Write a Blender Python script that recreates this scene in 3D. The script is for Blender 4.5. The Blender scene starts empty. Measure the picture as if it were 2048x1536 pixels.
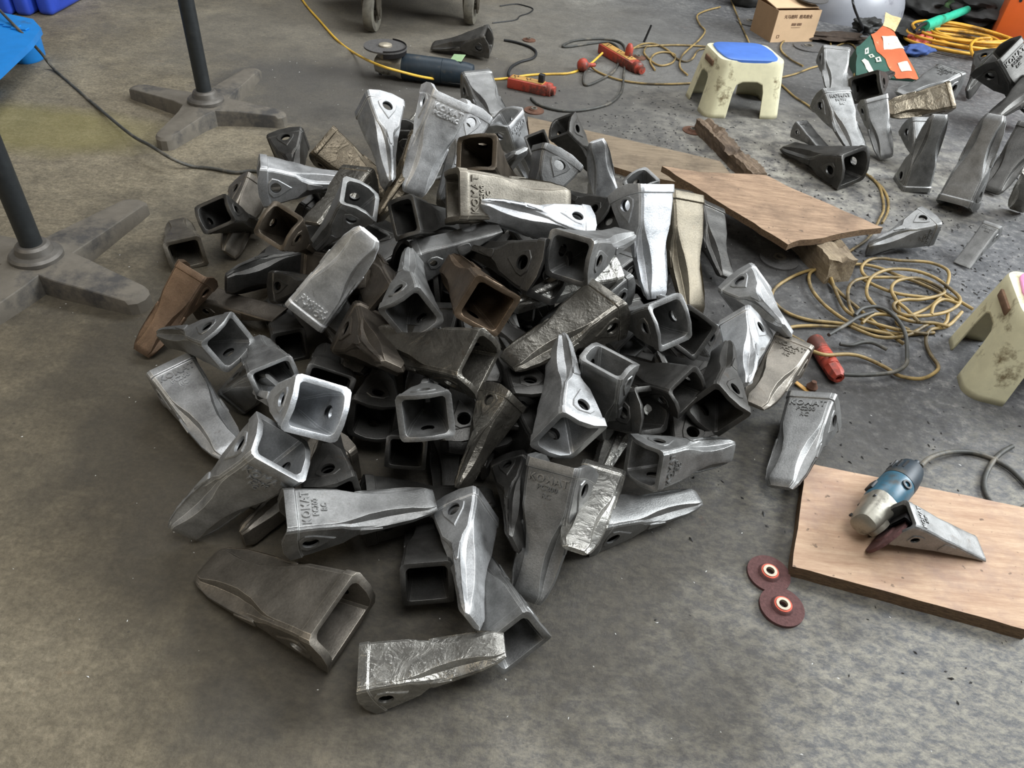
import bpy, bmesh, math, random
from mathutils import Vector, Matrix, Euler, Quaternion
from mathutils import noise as mnoise
random.seed(7)
SC = bpy.context.scene
COL = SC.collection
PI = math.pi

# ------------------------------------------------------------------ camera
FPX, CX, CY, CAMH = 1480.0, 1024.0, 768.0, 1.15
RWC = Matrix(((0.99507, -0.09921, 0.0), (0.06595, 0.66148, -0.74705), (0.07411, 0.74337, 0.66476)))
cam_d = bpy.data.cameras.new('camera'); cam = bpy.data.objects.new('camera', cam_d); COL.objects.link(cam)
cam.matrix_world = Matrix.Translation((0, 0, CAMH)) @ RWC.to_4x4()
cam_d.sensor_fit = 'HORIZONTAL'; cam_d.sensor_width = 36.0; cam_d.lens = 36.0 * FPX / 2048.0
cam_d.clip_start = 0.02; cam_d.clip_end = 60
SC.camera = cam

# ------------------------------------------------------------------ world, lights, exposure
W = bpy.data.worlds.new('workshop_ambient'); SC.world = W; W.use_nodes = True
bg = W.node_tree.nodes['Background']; bg.inputs[0].default_value = (0.90, 0.88, 0.84, 1); bg.inputs[1].default_value = 0.13
def area(name, loc, aim, sx, sy, power, col):
    d = bpy.data.lights.new(name, 'AREA'); d.shape = 'RECTANGLE'; d.size = sx; d.size_y = sy; d.energy = power; d.color = col
    o = bpy.data.objects.new(name, d); COL.objects.link(o); o.location = loc
    o.rotation_euler = (Vector(aim) - Vector(loc)).to_track_quat('-Z', 'Y').to_euler(); return o
area('doorway_daylight', (4.8, 2.6, 2.7), (0.2, 1.6, 0), 2.6, 2.0, 400, (0.91, 0.96, 1.0))
area('roof_window_daylight', (0.6, 4.9, 4.4), (0, 1.9, 0), 4.5, 1.2, 170, (0.94, 0.97, 1.0))
area('left_warm_fill', (-3.6, -0.6, 3.2), (-0.4, 1.5, 0), 2.0, 1.4, 30, (1.0, 0.88, 0.70))  # weak warm fill lamp added from the left, no window there
area('overhead_daylight', (0.9, 0.2, 4.6), (0, 1.5, 0), 2.6, 2.0, 150, (0.96, 0.98, 1.0))
SC.view_settings.view_transform = 'Standard'; SC.view_settings.look = 'None'
SC.view_settings.exposure = 0.0; SC.view_settings.gamma = 1.0; SC.view_settings.use_curve_mapping = False

# ------------------------------------------------------------------ helpers
def at(px, py, z=0.0):
    r = RWC @ Vector(((px - CX) / FPX, -(py - CY) / FPX, -1.0))
    t = (z - CAMH) / r.z
    return Vector((r.x * t, r.y * t, z))
def lin(c):
    c = c / 255.0
    return c / 12.92 if c <= 0.04045 else ((c + 0.055) / 1.055) ** 2.4
def rgb(r, g, b): return (lin(r), lin(g), lin(b), 1.0)
class NB:
    def __init__(s, name):
        s.m = bpy.data.materials.new(name); s.m.use_nodes = True; s.t = s.m.node_tree; s.n = s.t.nodes; s.l = s.t.links
        s.b = s.n['Principled BSDF']
    def node(s, ty, **k):
        o = s.n.new(ty)
        for a, v in k.items():
            if a.startswith('_'): setattr(o, a[1:], v)
            else: o.inputs[a.replace('__', ' ')].default_value = v
        return o
    def link(s, a, b): s.l.new(a, b)
    def noise(s, scale, detail=6, rough=.6, src='Object', off=None, stretch=None):
        tc = s.node('ShaderNodeTexCoord'); v = tc.outputs[src]
        if stretch:
            mp = s.node('ShaderNodeMapping'); mp.inputs['Scale'].default_value = stretch; s.link(v, mp.inputs[0]); v = mp.outputs[0]
            if off: mp.inputs['Rotation'].default_value = off
        n = s.node('ShaderNodeTexNoise'); n.inputs['Scale'].default_value = scale; n.inputs['Detail'].default_value = detail; n.inputs['Roughness'].default_value = rough
        s.link(v, n.inputs['Vector']); return n.outputs['Fac']
    def ramp(s, fac, stops):
        r = s.node('ShaderNodeValToRGB'); e = r.color_ramp.elements
        while len(e) < len(stops): e.new(.5)
        for i, (p, c) in enumerate(stops):
            e[i].position = p; e[i].color = c if hasattr(c, '__len__') else (c, c, c, 1)
        s.link(fac, r.inputs[0]); return r.outputs[0]
    def mix(s, fac, a, b, mode='MIX'):
        m = s.node('ShaderNodeMix'); m.data_type = 'RGBA'; m.blend_type = mode
        for i, v in ((0, fac), (6, a), (7, b)):
            if hasattr(v, 'is_output') or isinstance(v, bpy.types.NodeSocket): s.link(v, m.inputs[i])
            else: m.inputs[i].default_value = v if i else v
        return m.outputs[2]
    def math(s, op, a, b=None, clamp=False):
        m = s.node('ShaderNodeMath'); m.operation = op; m.use_clamp = clamp
        for i, v in enumerate((a, b)):
            if v is None: continue
            if isinstance(v, bpy.types.NodeSocket): s.link(v, m.inputs[i])
            else: m.inputs[i].default_value = v
        return m.outputs[0]
    def bump(s, h, strength=.3, dist=.01):
        b = s.node('ShaderNodeBump'); b.inputs['Strength'].default_value = strength if not isinstance(strength, bpy.types.NodeSocket) else .3
        if isinstance(strength, bpy.types.NodeSocket): s.link(strength, b.inputs['Strength'])
        b.inputs['Distance'].default_value = dist; s.link(h, b.inputs['Height']); s.link(b.outputs[0], s.b.inputs['Normal'])
    def set(s, **k):
        for a, v in k.items():
            i = s.b.inputs[a.replace('__', ' ')]
            if isinstance(v, bpy.types.NodeSocket): s.link(v, i)
            else: i.default_value = v
        return s.m
def plain(name, c, rough=.5, metal=0.0, var=.25, scale=60, bump=.1, dirt=None, dirtscale=9, dirtlo=.5):
    n = NB(name); f = n.noise(scale)
    c1 = tuple(x * (1 - var) for x in c[:3]) + (1,); c2 = tuple(min(1, x * (1 + var)) for x in c[:3]) + (1,)
    col = n.ramp(f, [(.3, c1), (.7, c2)])
    if dirt:
        d = n.ramp(n.noise(dirtscale, 8, .7), [(dirtlo, 0.0), (dirtlo + .13, 1.0)])
        col = n.mix(d, col, dirt)
    if bump: n.bump(f, bump, .003)
    return n.set(Base__Color=col, Roughness=rough, Metallic=metal)
def tag(o, label=None, cat=None, group=None, kind=None):
    if label: o['label'] = label
    if cat: o['category'] = cat
    if group: o['group'] = group
    if kind: o['kind'] = kind
    return o
def mobj(name, bm, mats, parent=None, smooth=None, loc=None, rot=None):
    me = bpy.data.meshes.new(name)
    if isinstance(bm, bmesh.types.BMesh):
        bmesh.ops.recalc_face_normals(bm, faces=bm.faces[:]); bm.to_mesh(me); bm.free()
    else: me = bm
    for m in (mats if isinstance(mats, (list, tuple)) else [mats]):
        if not isinstance(bm, bpy.types.Mesh) or len(me.materials) == 0 or True:
            if m.name not in [x.name for x in me.materials if x]: me.materials.append(m)
    if smooth is not None:
        me.polygons.foreach_set('use_smooth', [True] * len(me.polygons)); me.set_sharp_from_angle(angle=math.radians(smooth))
    o = bpy.data.objects.new(name, me); COL.objects.link(o)
    if parent: o.parent = parent
    if loc is not None: o.location = loc
    if rot is not None: o.rotation_euler = rot
    return o
def empty(name, loc, rot=(0, 0, 0)):
    o = bpy.data.objects.new(name, None); COL.objects.link(o); o.location = loc; o.rotation_euler = rot; o.empty_display_size = .05; return o
def box(bm, lo, hi, M=None, bevel=0.0, seg=2):
    c = [(lo[i] + hi[i]) / 2 for i in range(3)]; s = [hi[i] - lo[i] for i in range(3)]
    g = bmesh.ops.create_cube(bm, size=1, matrix=Matrix.Translation(c) @ Matrix.Diagonal((*s, 1)))
    vs = g['verts']
    if bevel:
        es = list({e for v in vs for e in v.link_edges}); r = bmesh.ops.bevel(bm, geom=es, offset=bevel, segments=seg, affect='EDGES', profile=.5)
        vs = list({v for f in r['faces'] for v in f.verts} | {v for v in vs if v.is_valid})
    if M: bmesh.ops.transform(bm, matrix=M, verts=vs)
    return vs
def ring_loft(bm, rings, cap0=True, cap1=True, closed=True):
    vr = [[bm.verts.new(p) for p in r] for r in rings]
    for a, b in zip(vr, vr[1:]):
        n = len(a)
        for i in range(n if closed else n - 1):
            j = (i + 1) % n
            try: bm.faces.new((a[i], a[j], b[j], b[i]))
            except ValueError: pass
    if cap0: bm.faces.new(vr[0][::-1])
    if cap1: bm.faces.new(vr[-1])
    return vr
def lathe(bm, prof, n=32, M=None, caps=True):
    rings = [[Vector((r * math.cos(2 * PI * k / n), r * math.sin(2 * PI * k / n), z)) for k in range(n)] for r, z in prof]
    if M: rings = [[M @ p for p in r] for r in rings]
    ring_loft(bm, rings, caps, caps)
def lathe_hole(bm, prof, n=32, M=None):      # closed profile (first ring joined to the last): washers, tyres
    rings = [[Vector((r * math.cos(2 * PI * k / n), r * math.sin(2 * PI * k / n), z)) for k in range(n)] for r, z in prof + prof[:1]]
    if M: rings = [[M @ p for p in r] for r in rings]
    ring_loft(bm, rings, False, False); bmesh.ops.remove_doubles(bm, verts=bm.verts[:], dist=1e-6)
def prism(bm, poly, z0, z1, M=None):
    a = [Vector((x, y, z0)) for x, y in poly]; b = [Vector((x, y, z1)) for x, y in poly]
    if M: a = [M @ p for p in a]; b = [M @ p for p in b]
    ring_loft(bm, [a, b])
def catmull(P, sub=6):
    P = [Vector(p) for p in P]; out = []
    for i in range(len(P) - 1):
        p0 = P[max(i - 1, 0)]; p1 = P[i]; p2 = P[i + 1]; p3 = P[min(i + 2, len(P) - 1)]
        for k in range(sub):
            t = k / sub
            out.append(.5 * ((2 * p1) + (p2 - p0) * t + (2 * p0 - 5 * p1 + 4 * p2 - p3) * t * t + (3 * p1 - p0 - 3 * p2 + p3) * t ** 3))
    out.append(P[-1]); return out
def tube(bm, pts, r, n=8, sub=6, smoothpts=True):
    P = catmull(pts, sub) if smoothpts else [Vector(p) for p in pts]
    rings = []; up = Vector((0, 0, 1))
    for i, p in enumerate(P):
        t = (P[min(i + 1, len(P) - 1)] - P[max(i - 1, 0)])
        t = t.normalized() if t.length > 1e-7 else Vector((1, 0, 0))
        s = t.cross(up); s = s.normalized() if s.length > 1e-3 else Vector((1, 0, 0)); u = s.cross(t)
        rr = r[i * len(r) // len(P)] if isinstance(r, (list, tuple)) else r
        rings.append([p + (s * math.cos(2 * PI * k / n) + u * math.sin(2 * PI * k / n)) * rr for k in range(n)])
    ring_loft(bm, rings)
def fl(pts, z=.005, o=(0, 0), s=1.0):        # picture points -> points on the floor
    out = []
    for p in pts:
        zz = p[2] if len(p) > 2 else z
        out.append(at(o[0] + p[0] / s, o[1] + p[1] / s, zz))
    return out
def text_mesh(body, size, depth, align='CENTER', bevel=0.0, spacing=1.0):
    c = bpy.data.curves.new('lettering', 'FONT'); c.body = body; c.size = size; c.extrude = depth; c.align_x = align; c.align_y = 'CENTER'
    c.resolution_u = 2; c.offset = bevel; c.space_character = spacing
    o = bpy.data.objects.new('lettering', c); COL.objects.link(o); bpy.context.view_layer.update()
    me = bpy.data.meshes.new_from_object(o.evaluated_get(bpy.context.evaluated_depsgraph_get()))
    bpy.data.objects.remove(o); me.materials.clear(); return me
def apply_mods(o):
    bpy.context.view_layer.update()
    me = bpy.data.meshes.new_from_object(o.evaluated_get(bpy.context.evaluated_depsgraph_get()))
    o.modifiers.clear(); return me
# ------------------------------------------------------------------ materials
def steel(name, bright, rough_add, edge=False):
    n = NB(name)
    oi = n.node('ShaderNodeObjectInfo')
    tc = n.node('ShaderNodeTexCoord'); add = n.node('ShaderNodeVectorMath'); add.operation = 'ADD'
    rv = n.node('ShaderNodeCombineXYZ'); mr = n.math('MULTIPLY', oi.outputs['Random'], 37.0)
    for i in range(3): n.link(mr, rv.inputs[i])
    n.link(tc.outputs['Object'], add.inputs[0]); n.link(rv.outputs[0], add.inputs[1])
    def nz(scale, det, ro, dist=0):
        t = n.node('ShaderNodeTexNoise'); t.inputs['Scale'].default_value = scale; t.inputs['Detail'].default_value = det; t.inputs['Roughness'].default_value = ro
        t.inputs['Distortion'].default_value = dist; n.link(add.outputs[0], t.inputs['Vector']); return t.outputs['Fac']
    big = nz(5, 5, .6, .4); fine = nz(75, 3, .7)
    oil = n.math('SUBTRACT', 1.0, oi.outputs['Alpha']); oil = n.math('MULTIPLY', oil, oil)
    col = n.mix(1.0, oi.outputs['Color'], n.ramp(big, [(.28, .62), (.5, .95), (.72, 1.25)]), 'MULTIPLY')
    col = n.mix(1.0, col, n.ramp(fine, [(.3, .82), (.7, 1.12)]), 'MULTIPLY')
    # rusty and dusty patches
    rs = n.ramp(nz(7, 7, .7, .6), [(.60, 0.0), (.70, 1.0)])
    rf = n.math('MULTIPLY', rs, .35 if not edge else .25)
    col = n.mix(rf, col, (0.085, 0.052, 0.028, 1))
    if edge: col = n.mix(1.0, col, (bright, bright, bright, 1), 'MULTIPLY')
    base_r = n.math('ADD', n.math('MULTIPLY', big, .22), .30 + rough_add)
    oilmask = n.ramp(nz(5, 4, .6, 1.2), [(.38, .25), (.60, 1.0)])
    om = n.math('MULTIPLY', oil, oilmask)
    r = n.math('SUBTRACT', base_r, n.math('MULTIPLY', om, .26), True)
    wav = nz(6.5, 2, .5, 2.2)
    h = n.math('ADD', n.math('MULTIPLY', fine, .35), n.math('MULTIPLY', n.math('MULTIPLY', wav, om), 1.7))
    n.bump(h, .42, .0032)
    return n.set(Base__Color=col, Roughness=r, Metallic=.76)
M = {}
M['steel'] = steel('cast_steel', 1, .06)
M['steel_edge'] = steel('worn_steel_edge', 2.3, -.06, True)
def floor_mat():
    n = NB('stained_concrete')
    tc = n.node('ShaderNodeTexCoord'); sp = n.node('ShaderNodeSeparateXYZ'); n.link(tc.outputs['Object'], sp.inputs[0])
    X, Y = sp.outputs[0], sp.outputs[1]
    def nz(scale, det=8, ro=.6, dist=0.0, stretch=None):
        t = n.node('ShaderNodeTexNoise'); t.inputs['Scale'].default_value = scale; t.inputs['Detail'].default_value = det; t.inputs['Roughness'].default_value = ro; t.inputs['Distortion'].default_value = dist
        if stretch:
            mp = n.node('ShaderNodeMapping'); mp.inputs['Scale'].default_value = stretch[0]; mp.inputs['Rotation'].default_value = (0, 0, stretch[1]); n.link(tc.outputs['Object'], mp.inputs[0]); n.link(mp.outputs[0], t.inputs['Vector'])
        else: n.link(tc.outputs['Object'], t.inputs['Vector'])
        return t.outputs['Fac']
    def blob(cx, cy, rx, ry, soft=.5, warp=.35, ws=3.0):
        dx = n.math('DIVIDE', n.math('SUBTRACT', X, cx), rx); dy = n.math('DIVIDE', n.math('SUBTRACT', Y, cy), ry)
        d = n.math('SQRT', n.math('ADD', n.math('MULTIPLY', dx, dx), n.math('MULTIPLY', dy, dy)))
        d = n.math('ADD', d, n.math('MULTIPLY', n.math('SUBTRACT', nz(ws, 5, .65), .5), warp * 4))
        return n.ramp(n.math('SUBTRACT', 1 + soft, d, True) if False else d, [(max(0, 1 - soft) * .5, 1.0), ((1 + soft * .4) * .5, 0.0)]) if False else n.math('MULTIPLY', n.math('SUBTRACT', 1 + soft, d, True), 1.0 / soft, True)
    big = nz(1.7, 6, .6, .4); mid = nz(9, 10, .7); fine = nz(110, 6, .75)
    left = n.ramp(big, [(.30, rgb(106, 97, 80)), (.5, rgb(124, 115, 96)), (.70, rgb(142, 133, 113))])
    right = n.ramp(big, [(.30, rgb(104, 104, 103)), (.5, rgb(118, 117, 113)), (.70, rgb(134, 132, 125))])
    xr = n.math('ADD', n.math('MULTIPLY', X, .75), n.math('MULTIPLY', n.math('SUBTRACT', big, .5), 1.3))
    side = n.ramp(n.math('ADD', xr, .42), [(.15, 0.0), (.85, 1.0)])
    col = n.mix(side, left, right)
    col = n.mix(1.0, col, n.ramp(mid, [(.36, .76), (.5, 1.0), (.64, 1.22)]), 'MULTIPLY')
    col = n.mix(1.0, col, n.ramp(fine, [(.40, .78), (.60, 1.22)]), 'MULTIPLY')
    grain = nz(38, 7, .75, .3, ((1.0, 1.7, 1), .25)); col = n.mix(1.0, col, n.ramp(grain, [(.40, .80), (.50, 1.0), (.62, 1.20)]), 'MULTIPLY')
    # worn paint flecks in front right: dark slurry with pale scuffs
    fz = nz(38, 8, .8, .2, ((1.0, 1.8, 1), .6)); fm = blob(.75, .75, .85, .62, .5)
    sl = n.mix(n.ramp(fz, [(.42, 0.0), (.60, 1.0)]), rgb(92, 93, 96), rgb(160, 155, 140))
    col = n.mix(n.math('MULTIPLY', fm, .75), col, sl)
    # pale scuffs on the left
    sc = n.ramp(nz(11, 9, .75, .5, ((1, 3.0, 1), .1)), [(.60, 0.0), (.70, 1.0)])
    col = n.mix(n.math('MULTIPLY', n.math('MULTIPLY', sc, blob(-1.0, 2.1, .7, .7, .6)), .55), col, rgb(170, 160, 140))
    # black grit area between the cords and the heap on the right, and a dark patch behind the heap
    gz = nz(34, 9, .8); gm = n.math('ADD', blob(1.15, 1.95, .75, .62, .5), n.math('ADD', blob(1.9, 3.2, .9, .9, .6), n.math('MULTIPLY', blob(1.9, 4.5, 1.0, .9, .6), 1.0)), True)
    gr = n.ramp(gz, [(.36, rgb(48, 49, 52)), (.52, rgb(84, 84, 86)), (.66, rgb(142, 140, 136))])
    col = n.mix(n.math('MULTIPLY', gm, .85), col, gr)
    # pale dusty patch behind the pile
    pz = nz(18, 8, .7); pm = n.math('ADD', blob(.45, 2.82, .42, .38, .5), n.math('MULTIPLY', blob(1.0, 2.75, .55, .36, .7), .7), True)
    pr = n.ramp(pz, [(.40, rgb(84, 82, 79)), (.50, rgb(138, 134, 124)), (.62, rgb(180, 176, 162))])
    col = n.mix(n.math('MULTIPLY', pm, .85), col, pr)
    # darker back strip and the darker zone around it
    bm_ = blob(.0, 3.7, 1.5, .75, .6); col = n.mix(n.math('MULTIPLY', bm_, .55), col, rgb(92, 90, 86))
    bm2 = blob(-.35, 2.9, .75, .38, .6); col = n.mix(n.math('MULTIPLY', bm2, .75), col, rgb(76, 74, 71))
    # yellow-green spill
    col = n.mix(n.math('MULTIPLY', blob(-1.75, 2.35, .30, .12, .9), .5), col, rgb(128, 120, 58))
    # brown tone over the floor near the pile edge
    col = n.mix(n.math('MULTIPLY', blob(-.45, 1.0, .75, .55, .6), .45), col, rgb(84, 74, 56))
    col = n.mix(n.math('MULTIPLY', blob(-.1, 1.6, .9, 1.0, .3), .6), col, rgb(46, 42, 36))  # shade in the pile's gaps, painted into the floor colour beneath it
    # rust spots bottom left and black spots
    col = n.mix(n.math('MULTIPLY', n.ramp(nz(3.3, 6, .7), [(.66, 0.0), (.74, 1.0)]), .45), col, rgb(120, 86, 52))
    col = n.mix(n.math('MULTIPLY', n.ramp(nz(23, 5, .6), [(.70, 0.0), (.74, 1.0)]), .55), col, rgb(40, 38, 36))
    h = n.math('ADD', n.math('MULTIPLY', fine, .8), n.math('ADD', n.math('MULTIPLY', mid, 1.4), gz)); n.bump(h, .5, .006)
    rr = n.ramp(mid, [(.3, .55), (.7, .85)])
    return n.set(Base__Color=col, Roughness=rr)
M['floor'] = floor_mat()
def wood(name, dark, light, scale=1.0, rot=0.0, bump=.3, stain=None):
    n = NB(name)
    g = n.noise(9 * scale, 8, .65, stretch=(1, 9, 9), off=(0, 0, rot)); f = n.noise(60 * scale, 5, .7, stretch=(1, 7, 7), off=(0, 0, rot))
    col = n.ramp(g, [(.32, dark), (.66, light)]); col = n.mix(.35, col, n.ramp(f, [(.3, dark), (.7, light)]))
    st = n.ramp(n.noise(6, 7, .7), [(.48, 0.0), (.68, 1.0)])
    if stain: col = n.mix(n.math('MULTIPLY', st, .7), col, stain)
    sp = n.ramp(n.noise(55, 3, .5), [(.68, 0.0), (.72, 1.0)]); col = n.mix(n.math('MULTIPLY', sp, .6), col, (.03, .02, .015, 1))
    n.bump(n.math('ADD', g, n.math('MULTIPLY', f, .5)), bump, .006)
    return n.set(Base__Color=col, Roughness=.8)
M['ply'] = wood('weathered_plywood', rgb(112, 88, 68), rgb(178, 150, 122), 1, .3, .4, rgb(98, 78, 62))
M['plank'] = wood('dusty_plank', rgb(100, 86, 68), rgb(146, 130, 108), 1, -.4, .3, rgb(80, 68, 54))
M['beam'] = wood('rough_brown_beam', rgb(78, 62, 48), rgb(140, 120, 98), 1.3, 0, .9, rgb(60, 48, 38))
M['block'] = wood('pale_rough_block', rgb(128, 112, 90), rgb(192, 174, 144), 1.3, 0, .9, rgb(90, 74, 58))
M['board'] = wood('sanded_board', rgb(158, 124, 100), rgb(204, 176, 148), .8, -.35, .15, rgb(146, 122, 112))
M['ply_edge'] = wood('plywood_edge', rgb(70, 52, 36), rgb(150, 120, 86), 3, 0, .9)
M['stool_cream'] = plain('dirty_cream_plastic', rgb(226, 220, 184), .45, 0, .08, 30, .05, rgb(116, 100, 70), 14, .56)
M['seat_blue'] = plain('blue_plastic_seat', rgb(78, 118, 196), .38, 0, .06, 30, .04, rgb(60, 70, 100), 26, .66)
M['seat_pink'] = plain('pink_plastic_seat', rgb(222, 142, 182), .42, 0, .06, 30, .04)
M['black'] = plain('black_rubber', rgb(30, 31, 32), .55, 0, .3, 50, .05)
M['cable_grey'] = plain('dusty_dark_cable', rgb(66, 66, 62), .6, 0, .3, 40, .1, rgb(110, 104, 92), 12)
M['cable_yellow'] = plain('yellow_cable', rgb(222, 178, 62), .5, 0, .12, 30, .05, rgb(150, 120, 60), 6, .5)
M['cord_ochre'] = plain('dirty_ochre_cord', rgb(154, 130, 80), .55, 0, .2, 20, .05, rgb(80, 68, 44), 6, .47)
M['pole'] = plain('dark_painted_pole', rgb(44, 47, 48), .5, .2, .2, 40, .1, rgb(78, 76, 70), 8, .58)
M['cast_iron'] = plain('dusty_cast_iron', rgb(104, 98, 88), .75, 0, .14, 25, .2, rgb(66, 64, 62), 7, .52)
M['collar'] = plain('grey_iron_collar', rgb(104, 100, 94), .5, .4, .2, 30, .2)
M['pal_light'] = plain('light_blue_plastic', rgb(26, 132, 214), .4, 0, .08, 20, .04, rgb(60, 90, 120), 8, .62)
M['pal_dark'] = plain('royal_blue_plastic', rgb(48, 78, 190), .4, 0, .1, 20, .04)
M['teal'] = plain('teal_tool_plastic', rgb(46, 92, 112), .4, 0, .15, 40, .08, rgb(60, 66, 66), 14, .56)
M['teal_dark'] = plain('dark_teal_plastic', rgb(30, 44, 54), .5, 0, .2, 40, .08, rgb(70, 68, 62), 12, .55)
M['alu'] = plain('grey_gear_housing', rgb(150, 146, 134), .45, .6, .2, 40, .15, rgb(86, 82, 74), 20, .55)
M['guard'] = plain('dark_steel_guard', rgb(46, 44, 44), .45, .5, .2, 40, .1)
M['abrasive'] = plain('brown_abrasive', rgb(92, 62, 60), .9, 0, .25, 160, .6)
M['abrasive_grey'] = plain('grey_abrasive', rgb(84, 82, 80), .9, 0, .25, 160, .6)
M['red_print'] = plain('red_label', rgb(198, 88, 66), .7, 0, .2, 60, .1, rgb(230, 220, 200), 40, .6)
M['ring_steel'] = plain('bright_ring', rgb(190, 180, 160), .4, .5)
M['red'] = plain('red_plastic', rgb(178, 70, 52), .5, 0, .12, 30, .05, rgb(98, 56, 46), 13, .47)
M['socket'] = plain('ochre_socket_face', rgb(190, 146, 78), .5, 0, .15, 30, .05, rgb(120, 84, 50), 20, .56)
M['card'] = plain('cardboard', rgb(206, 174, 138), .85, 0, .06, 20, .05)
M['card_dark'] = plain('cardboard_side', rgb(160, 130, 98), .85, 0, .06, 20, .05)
M['print'] = plain('brown_print', rgb(120, 92, 70), .8)
M['helmet'] = plain('grey_helmet_plastic', rgb(150, 152, 158), .35, 0, .06, 12, .03, rgb(96, 98, 106), 7, .6)
M['visor'] = plain('dark_glossy_visor', rgb(30, 40, 42), .08)
M['sack_green'] = plain('green_printed_carton', rgb(40, 78, 66), .55, 0, .12, 12, .1, rgb(70, 84, 74), 9, .6)
M['sack_orange'] = plain('orange_printed_band', rgb(186, 96, 58), .6, 0, .12, 12, .1, rgb(226, 190, 160), 14, .62)
M['sack_beige'] = plain('beige_carton_inside', rgb(206, 180, 132), .8)
M['sack_white'] = plain('white_carton_print', rgb(206, 204, 186), .7)
M['turquoise'] = plain('turquoise_grip', rgb(46, 176, 142), .4, 0, .12, 30, .05, rgb(40, 110, 80), 9, .58)
M['orange'] = plain('orange_enamel', rgb(240, 112, 52), .4, 0, .05, 12, .03)
M['badge'] = plain('black_badge', rgb(26, 28, 40), .4)
M['white'] = plain('white_print', rgb(228, 228, 224), .5, 0, .03)
M['blue'] = plain('blue_cloth', rgb(52, 76, 130), .8, 0, .2, 30, .2)
M['green'] = plain('green_cloth', rgb(84, 120, 74), .85, 0, .2, 30, .3, rgb(60, 80, 60), 9)
M['darkstuff'] = plain('dark_grimy_plastic', rgb(44, 44, 42), .6, 0, .3, 20, .2)
M['tyre'] = plain('dusty_wheel_rubber', rgb(112, 108, 96), .75, 0, .12, 20, .1, rgb(84, 80, 72), 8)
M['fork'] = plain('dusty_fork_steel', rgb(84, 78, 68), .6, .4, .2, 30, .2)
M['rust'] = plain('rusty_iron', rgb(98, 68, 52), .85, .2, .3, 60, .5)
M['lime'] = plain('pale_green_paper', rgb(176, 210, 160), .7, 0, .1)
M['coil_yellow'] = plain('ochre_yellow_cable', rgb(206, 152, 46), .5, 0, .15, 30, .05, rgb(120, 88, 36), 8, .52)
M['rust_dark'] = plain('dark_brown_scrap', rgb(66, 54, 44), .8, .1, .3, 40, .3)
M['grit'] = plain('black_metal_grit', rgb(58, 57, 56), .6, .3, .3)

# ------------------------------------------------------------------ floor
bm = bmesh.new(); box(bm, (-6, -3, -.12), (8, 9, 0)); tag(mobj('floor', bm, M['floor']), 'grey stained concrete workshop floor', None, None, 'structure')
# ------------------------------------------------------------------ bucket teeth
def interp(tab, x):
    for (x0, v0), (x1, v1) in zip(tab, tab[1:]):
        if x <= x1:
            t = 0 if x1 == x0 else (x - x0) / (x1 - x0); t = max(0, min(1, t)); t = t * t * (3 - 2 * t) * .5 + t * .5
            return v0 + (v1 - v0) * t
    return tab[-1][1]
SHAPE = {
 'R': dict(w=[(0, .19), (.2, .180), (.42, .170), (.6, .168), (.8, .154), (.93, .126), (1, .095)],
           h=[(0, .20), (.12, .185), (.3, .140), (.5, .105), (.7, .080), (.9, .056), (.955, .046), (1, .018)],
           r=[(0, .16), (.30, .158), (.40, .130), (.52, .092), (.66, .070), (.80, .072), (.93, .090), (1, .078)],
           s=[(0, .006), (.32, .006), (.42, .045), (.56, .066), (.72, .056), (.88, .034), (.955, .018), (1, .006)], hx=.13, hr=.054),
 'S': dict(w=[(0, .17), (.1, .165), (.5, .158), (1, .165)],
           h=[(0, .19), (.12, .175), (.5, .095), (.9, .030), (1, .014)],
           r=[(0, .13), (.3, .135), (1, .145)],
           s=[(0, .004), (1, .003)], hx=.145, hr=.042)}
def section(S, x, z_arc=0.0, grow=0.0):
    w, h, r, s = (interp(S[k], x) for k in 'whrs'); w += grow * .5; h += grow
    r = min(r, w - .03); cs = min(.028, (w - r) * .45)
    q = [(0, h), (r * .55, h), (r, h), (r + (w - r) * .22, h - s), (w - cs * .7, h - s - cs * .35), (w, max(h - s - cs * 1.5, h * .12)), (w, h * .3)]
    pts = q + [(y, -z) for y, z in q[::-1]] + [(-y, -z) for y, z in q[1:]] + [(-y, z) for y, z in q[::-1][:-1]]
    out = []
    for y, z in pts:
        out.append((x - z_arc * max(0, 1 - (z / h) ** 2), y, z))
    return out
def inner_section(w, h, x, z_arc=0.0, N=None):
    c = min(.035, w * .4, h * .4)
    q = [(0, h), (w * .5, h), (w - c, h), (w - c * .55, h - c * .12), (w - c * .12, h - c * .55), (w, h - c), (w, h * .3)]
    pts = q + [(y, -z) for y, z in q[::-1]] + [(-y, -z) for y, z in q[1:]] + [(-y, z) for y, z in q[::-1][:-1]]
    return [(x - z_arc * max(0, 1 - (z / h) ** 2), y, z) for y, z in pts]
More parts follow.
